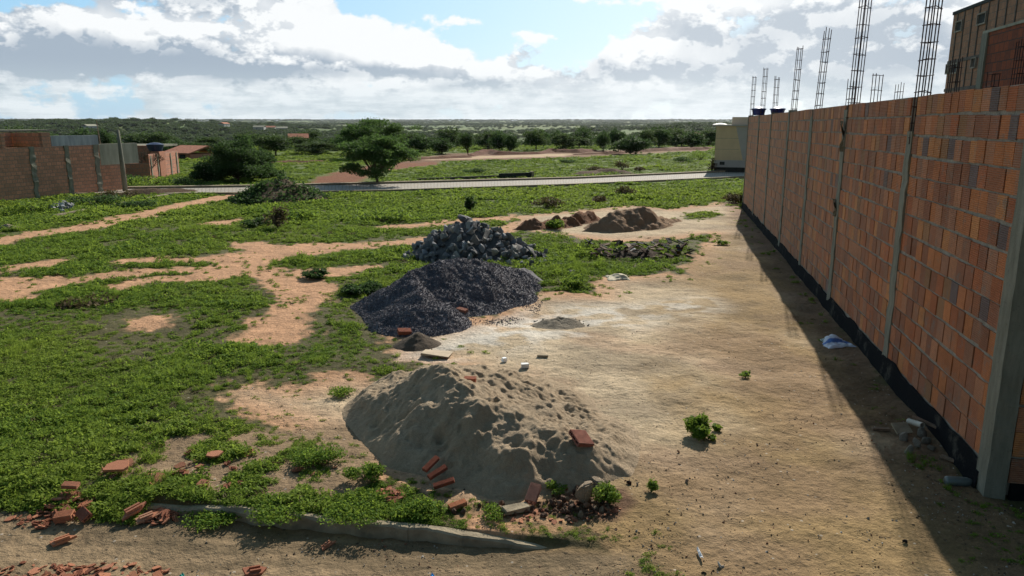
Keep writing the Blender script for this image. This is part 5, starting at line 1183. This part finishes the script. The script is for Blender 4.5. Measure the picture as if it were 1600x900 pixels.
for px, py, w, h, mm, lb in ((135, 472, 1.0, .10, M_dry, 'flat heap of dry cut branches lying in the green at the left'), (940, 318, .7, .3, M_dry, 'small dry shrub behind the reddish earth heap'), (975, 306, .9, .4, M_dry, 'brownish shrub in the green field behind the far sand heap'), (1150, 318, 1.2, .45, M_dry, 'dry tangled shrub at the far foot of the block wall'),
        (742, 270, 1.3, .35, M_leaf, 'low dark shrub in the middle of the field beyond the road'), (930, 268, 1.4, .35, M_dry, 'brown weeds on the earth ridge beside the paved road'), (972, 266, .9, .7, M_dry, 'tall dry weeds on the earth ridge beside the paved road'), (1065, 255, 1.6, .6, M_leaf, 'green shrub in the field left of the beige house'), (1095, 250, 1.8, .8, M_weed, 'bright bush close to the left side of the beige house'),
        (1112, 270, .5, .9, M_dry, 'dark dry bush against the left corner of the beige house'), (890, 255, 1.2, .3, M_leaf, 'low green shrub beside the dirt track'), (1000, 268, .8, .3, M_dry, 'small brown tuft at the end of the earth ridge'), (480, 345, 1.2, .4, M_weed, 'loose grey green weeds in the grass right of the tall thin weed'), (600, 345, 1.6, .35, M_weed, 'patch of tall weeds behind the trodden path'), (400, 355, .7, .35, M_leaf, 'small dark weed left of the tall thin weed'),
        (150, 322, 1.6, .5, M_leaf, 'dark weeds in front of the brick compound'), (190, 312, 1.4, .45, M_dry, 'dry brown brush piled in front of the concrete pole'), (55, 332, 1.5, .5, M_weed, 'weeds growing against the brick compound at the left edge'), (215, 325, 1.4, .3, M_leaf, 'dark green weeds in front of the plot kerb'), (240, 290, 2.2, .55, M_weed, 'tall grass between the bare shrub and the road'), (205, 288, 1.2, .6, M_leaf, 'dark weeds at the foot of the concrete pole'), (290, 292, 1.6, .55, M_leaf, 'dark weeds beside the road left of the big bush')):
    plant(px, py, w, h, lb, 'shrub', 'shrub', mm, int(260+w*220), .05, 12)
# creepers over the mound
def creepers():
    r = np.random.default_rng(44); n = 9000; x = r.uniform(-13, -5, n); y = r.uniform(19.5, 32, n); h = mound_h(x, y); keep = (h > -.05) & ((x < P(462, 300).x) | (r.uniform(0, 1, n) < .25)); x, y, h = x[keep], y[keep], h[keep]; m = len(x)
    V = []; Q = []; c = []; b = 0
    for i in range(m):
        v, q, cc = leaves([(x[i], y[i], h[i]+.06+zat(x[i], y[i]))], [(.18, .18, .13)], 10, .07, r, 1.6, .5, 0); V.append(v); Q.append(q+b); c.append(cc); b += len(v)
    o = link('creepers', leafmesh('creepers', np.concatenate(V), np.concatenate(Q), np.concatenate(c), M_leaf)); tag(o, 'tangle of dark green creepers covering the mound by the road', 'creeper', kind='stuff')
creepers()

# trees
def tree_parts(seed, w, h, n, size, m, style='round', trunk_r=.05, dens=1.0):
    """returns (trunk mesh, crown mesh) with base at origin"""
    r = np.random.default_rng(seed); mb = MB(); cc = []; rr = []
    nb = {'umbrella': 15, 'bush': 16}.get(style, 9)
    th = h*(.22 if style == 'round' else .16 if style == 'umbrella' else .08)
    mb.tube([(0, 0, -.15), (.01*h, 0, th*.5), (0, .01*h, th)], [trunk_r*1.25, trunk_r, trunk_r*.9], 7)
    for i in range(nb):
        a = 6.283*i/nb+r.uniform(-.3, .3)
        if style == 'umbrella': q = w/2*r.uniform(.45, .88); zz = h*(r.uniform(.42, .92)-.20*(q/(w/2))**2); rad = (w*.17, w*.17, h*.085)
        elif style == 'vase': q = w/2*r.uniform(.1, .55); zz = h*r.uniform(.4, .85); rad = (w*.24, w*.24, h*.18)
        elif style == 'bush': q = w/2*r.uniform(.15, .74); zz = h*r.uniform(.16, .82)*(1-.25*(q/(w/2))); rad = (w*.17*r.uniform(.7, 1.2), w*.17*r.uniform(.7, 1.2), h*.15*r.uniform(.7, 1.3))
        else: q = w/2*r.uniform(.2, .72); zz = h*r.uniform(.35, .84)*(1-.15*(q/(w/2))); rad = (w*.22, w*.22, h*.17)
        t = Vector((math.cos(a)*q, math.sin(a)*q, zz)); mid = Vector((t.x*.45+r.uniform(-.05, .05)*w, t.y*.45, th+(zz-th)*.55))
        mb.tube([(0, 0, th*.9), tuple(mid), tuple(t)], [trunk_r*.62, trunk_r*.4, trunk_r*.12], 5)
        cc.append(tuple(t)); rr.append(rad)
        for k in range(4):
            s = Vector((t.x+r.normal()*w*.11, t.y+r.normal()*w*.11, t.z+r.normal()*h*.06)); mb.tube([tuple(mid), tuple((mid+s)/2+Vector((0, 0, .02*h))), tuple(s)], [trunk_r*.25, trunk_r*.14, trunk_r*.05], 4)
            cc.append(tuple(s)); rr.append(tuple(q_*r.uniform(.55, .95) for q_ in rad))
    if style == 'umbrella':
        for i in range(22):
            a = r.uniform(0, 6.28); q = w/2*math.sqrt(r.uniform(0, .75)); cc.append((math.cos(a)*q, math.sin(a)*q, h*(.93-.33*(q/(w/2))**2+r.uniform(-.08, .03)))); rr.append((w*.13, w*.13, h*.06))
    cc.append((0, 0, h*.8)); rr.append((w*.2, w*.2, h*.15))
    V, Q, c = leaves(cc, rr, n, size, r, 2.2 if style == 'umbrella' else 1.6, .3, .05)
    V[:, 2] = np.maximum(V[:, 2], h*(.06 if style != 'bush' else 0))
    return mb.mesh('trunk', M_bark), leafmesh('crown', V, Q, c, m)
def tree(pos, parts, label, name='tree', cat='tree', group=None, s=(1, 1, 1), rz=0):
    e = empty(name, pos, label, cat, group, rz); e.scale = s; link('trunk', parts[0], e); link('crown', parts[1], e); return e
p = P(589, 289)
tree(p, tree_parts(61, 2.9, 2.25, 19000, .055, M_acacia, 'umbrella', .055), 'small umbrella shaped acacia standing alone beside the paved road', 'acacia_tree')
q = PD(582, 58, zat(*PD(582, 58)[:2])); tree(q, tree_parts(62, 4.6, 3.15, 11000, .075, M_acacia, 'umbrella', .09), 'broad flat topped tree directly behind the umbrella shaped acacia', 'acacia_tree')
p = P(372, 284); tree(p, tree_parts(63, 3.0, 2.0, 26000, .055, M_leaf, 'bush', .05), 'large dense dark green bush beside the road at the left', 'large_bush', 'bush'); 
p = P(400, 280)+Vector((0, .6, 0)); tree(p, tree_parts(64, 2.0, 1.45, 12000, .055, M_leaf, 'bush', .04), 'right hand lobe bush leaning against the large dense bush', 'large_bush', 'bush')
p = P(335, 284)+Vector((-.2, -.3, 0)); tree(p, tree_parts(65, 1.7, 1.0, 7000, .055, M_leaf, 'bush', .03), 'lower bush at the left foot of the large dense bush', 'large_bush', 'bush')
def bare_shrub():
    p = P(233, 281); r = np.random.default_rng(9); mb = MB(); mb.tube([(0, 0, -.1), (0.02, 0, .3), (-.02, 0, .55)], [.06, .05, .035], 6)
    def br(a, d, L, rad, k):
        b = a+d*L; mb.tube([tuple(a), tuple(a+d*L*.5+Vector(r.normal(size=3)*L*.06)), tuple(b)], [rad, rad*.8, rad*.55], 4)
        if k:
            for _ in range(4): dd = (d+Vector(r.normal(size=3))*.42).normalized(); dd.z = abs(dd.z)+.15; br(b, dd.normalized(), L*.72, rad*.55, k-1)
    for i in range(6): br(Vector((0, 0, .3+.05*i)), Vector((math.cos(i), math.sin(i), 1.2)).normalized(), .42, .028, 3)
    tag(mb.build('bare_shrub', M_bark, None, loc=p), 'leafless grey shrub in front of the brick yard wall', 'shrub')
bare_shrub()
KIND = [tree_parts(70, 1, .8, 4200, .032, M_mid, 'bush', .018), tree_parts(71, 1, .75, 4200, .032, M_leaf, 'bush', .018), tree_parts(72, .8, 1, 2600, .034, M_leaf, 'vase', .022), tree_parts(73, 1.2, .75, 2800, .034, M_acacia, 'umbrella', .022), tree_parts(74, 1, .85, 3600, .034, M_mid, 'round', .02)]
def ptree(px, D, ytop, wpx, k, label, group=None, name='scrub_tree'):
    p = PD(px, D); p.z = zat(p.x, p.y); h = ztop(ytop-3, p)-p.z; w = wpx/F*D*1.25; b = {0: (1, .8), 1: (1, .75), 2: (.8, 1), 3: (1.2, .75), 4: (1, .85)}[k]
    return tree(p, KIND[k], label, name, 'tree', group, (w/b[0], w/b[0], max(h, .5)/b[1]/1.0), random.uniform(0, 6.28))
for a in ((430, 62, 208, 52, 4, 'pale green tree behind the big bush, left of the tiled roof'), (655, 70, 209, 44, 1, 'rounded dark tree right of the broad flat topped tree'), (690, 66, 215, 42, 1, 'low dome shaped tree behind the red earth strip'), (731, 63, 207, 25, 2, 'narrow dark vase shaped tree standing alone behind the red earth'), (762, 76, 206, 34, 0, 'grey green tree between the vase shaped tree and the twin trees'),
          (780, 72, 204, 34, 1, 'left one of the twin dark trees'), (797, 70, 207, 26, 1, 'right one of the twin dark trees'), (838, 74, 201, 38, 4, 'taller bushy tree in the middle of the field edge'), (880, 72, 208, 34, 0, 'wide low tree left of the dark thicket'), (905, 80, 214, 44, 4, 'pale spreading tree before the dark thicket'), (943, 73, 204, 24, 1, 'compact black green tree at the left of the dark thicket'),
          (985, 66, 211, 56, 1, 'dense dark thicket of branches behind the red earth'), (1010, 78, 201, 30, 0, 'round tree rising behind the dark thicket'), (1030, 82, 197, 36, 1, 'tallest tree right of the dark thicket'), (1056, 90, 202, 34, 0, 'tree second from the beige house'), (1082, 80, 205, 40, 1, 'dark tree nearest the beige house'), (1108, 95, 202, 34, 0, 'tree half hidden by the beige house'),
          (300, 70, 224, 40, 0, 'low tree beside the red tiled shed'), (275, 60, 218, 60, 1, 'broad tree behind the brick yard wall'), (330, 80, 215, 50, 0, 'tree behind the red tiled shed'), (250, 75, 207, 40, 0, 'tree behind the rendered building'), (495, 66, 222, 60, 0, 'low spreading tree left of the umbrella acacia'), (530, 75, 212, 50, 1, 'dark tree behind and left of the umbrella acacia'), (465, 80, 214, 40, 0, 'tree behind the pale house with a tiled roof'), (625, 85, 205, 40, 0, 'far grey green tree right of the flat topped tree'),
          (60, 85, 200, 60, 1, 'dark tree behind the brick compound at the left'), (20, 90, 197, 50, 0, 'tree at the left edge behind the compound'), (130, 100, 199, 60, 1, 'dark tree behind the grey parapet'), (870, 90, 203, 30, 1, 'dark tree behind the wide low tree'), (960, 95, 200, 30, 1, 'dark tree behind the thicket'), (715, 90, 208, 30, 0, 'distant tree left of the vase shaped one')):
    ptree(*a)
r = np.random.default_rng(77)
for i in range(110):
    D = r.uniform(72, 180) if i % 2 else r.uniform(95, 190); px = r.uniform(-60, 1130) if i % 3 else r.uniform(600, 1125); ptree(px, D, HOR+(H-zat(*PD(px, D)[:2]))/D*1198-r.uniform(1.4, 2.6)/D*1198, r.uniform(2.4, 4.6)/D*1198, int(r.choice([0, 1, 4])), 'small distant scrub tree on the slope beyond the field', 'distant scrub trees on the slope')
def woodland():
    r = np.random.default_rng(88); out = []
    for (n, r0, r1, s0, s1, th) in ((9000, 150, 620, 2.2, 4.2, .46), (16000, 500, 2400, 4, 8, .45), (16000, 1800, 7000, 9, 16, .30)):
        D = np.sqrt(r.uniform(0, 1, n)*(r1*r1-r0*r0)+r0*r0) if r1 < 2000 else r0*(r1/r0)**r.uniform(0, 1, n)
        a = np.radians(r.uniform(-46, 46, n)); x = np.sin(a)*D; y = np.cos(a)*D
        f = fbm(x/90, y/60, 401, 4)*.6+fbm(x/320, y/200, 405, 3)*.4; keep = (f > th+.04*r.normal(size=n)); x, y, D = x[keep], y[keep], D[keep]; m = len(x)
        s = r.uniform(s0, s1, m); out.append((np.stack([x, y, Z(x, y)-s*.08], 1), np.stack([np.zeros(m), np.zeros(m), r.uniform(0, 6.28, m)], 1), np.stack([s*r.uniform(.9, 1.5, m), s*r.uniform(.9, 1.5, m), s*r.uniform(.65, 1.0, m)*(.8 if s1 < 9 else .5)], 1), np.clip(r.normal(.2, .25, m), 0, 1), r.integers(0, 4, m)))
    pts, rot, scl, tint, idx = [np.concatenate([o[i] for o in out]) for i in range(5)]
    ms = []
    for i in range(4):
        q = np.random.default_rng(1000+i); cc = [(q.uniform(-.3, .3), q.uniform(-.3, .3), q.uniform(.25, .6)) for _ in range(7)]; rr = [(.26, .26, .2)]*7
        V, Q, c = leaves(cc, rr, 420, .10, q, 1.4, .4, .4); V[:, 2] = np.maximum(V[:, 2], 0); ms.append(leafmesh('canopy', V, Q, c, M_far))
    scatter('woodland', pts, rot, scl, tint, idx, proto_coll('canopies', ms), 'dark scrub woodland covering the plain to the horizon', 'woodland')
woodland()
# houses beyond
def far_house(px, D, w, d, h, label, wallm, roofm, rz=0, low=0, gable=.5):
    p = PD(px, D); p.z = zat(p.x, p.y); e = empty('tiled_house', p, label, 'house', rz=rz)
    MB().box((0, 0, h/2-.3), (w, d, h+.6)).build('wall', wallm, e)
    o = .25; V = [(-w/2-o, -d/2-o, h), (w/2+o, -d/2-o, h), (w/2+o, d/2+o, h), (-w/2-o, d/2+o, h), (-w/2-o, 0, h+gable), (w/2+o, 0, h+gable)]; V2 = [(a, b, c+.1) for a, b, c in V]
    MB().add(V+V2, [(0, 4, 5, 1), (3, 2, 5, 4), (6, 7, 11, 10), (9, 10, 11, 8), (0, 1, 7, 6), (2, 3, 9, 8), (0, 6, 10, 4), (3, 4, 10, 9), (1, 5, 11, 7), (2, 8, 11, 5)]).build('roof', roofm, e)
    MB().box((-w*.15, -d/2-.01, h*.4), (.7, .04, h*.75)).build('door', M_dark, e); f = MB().box((w*.2, -d/2-.01, h*.6), (.6, .04, .5)).build('window', M_dark, e)
far_house(303, 58, 2.6, 3.0, .35, 'low red tiled shed among bushes left of the big bush', M_bw4, M_tile, -.5, gable=.5)
far_house(466, 92, 1.9, 1.8, .9, 'small pale house with an orange tiled roof behind the bushes', simple('cream_wall', (.5, .42, .3), .9, .1), M_tile, .3, gable=.5)
for i, (px, D, w, lb) in enumerate(((405, 640, 9, 'far white house in the wood, left of three'), (422, 650, 8, 'far white house in the wood, middle of three'), (440, 660, 9, 'far white house in the wood, right of three'), (635, 420, 8, 'far grey roofed house beyond the flat topped tree'), (925, 330, 7, 'far house with a red roof on the wooded slope'), (1090, 420, 8, 'far pale house high on the wooded slope at the right'), (140, 560, 9, 'far house on the ridge behind the compound'), (350, 700, 10, 'far tan house on the ridge'))):
    far_house(px, D, w, 6, 3.4, lb, M_greyr, M_tile if i % 2 else M_plaster, .2*i, gable=1.2)
HAZE = True
def haze():
    mb = MB().box((0, 0, 0), (17600, 17600, 60)); m = bpy.data.materials.new('haze'); m.use_nodes = True; t = m.node_tree; t.nodes.clear(); g = NT(t)
    v = g.n('ShaderNodeVolumePrincipled', {'Color': (.86, .92, 1, 1), 'Density': .000045, 'Anisotropy': .3}); g.n('ShaderNodeOutputMaterial', {'Volume': v.outputs[0]})
    o = mb.build('haze', m, None, loc=(0, 0, 30-16)); tag(o, 'thin haze lying over the whole plain', 'haze', kind='stuff')
    m.cycles.homogeneous_volume = True if hasattr(m, 'cycles') and hasattr(m.cycles, 'homogeneous_volume') else True
if HAZE: haze()
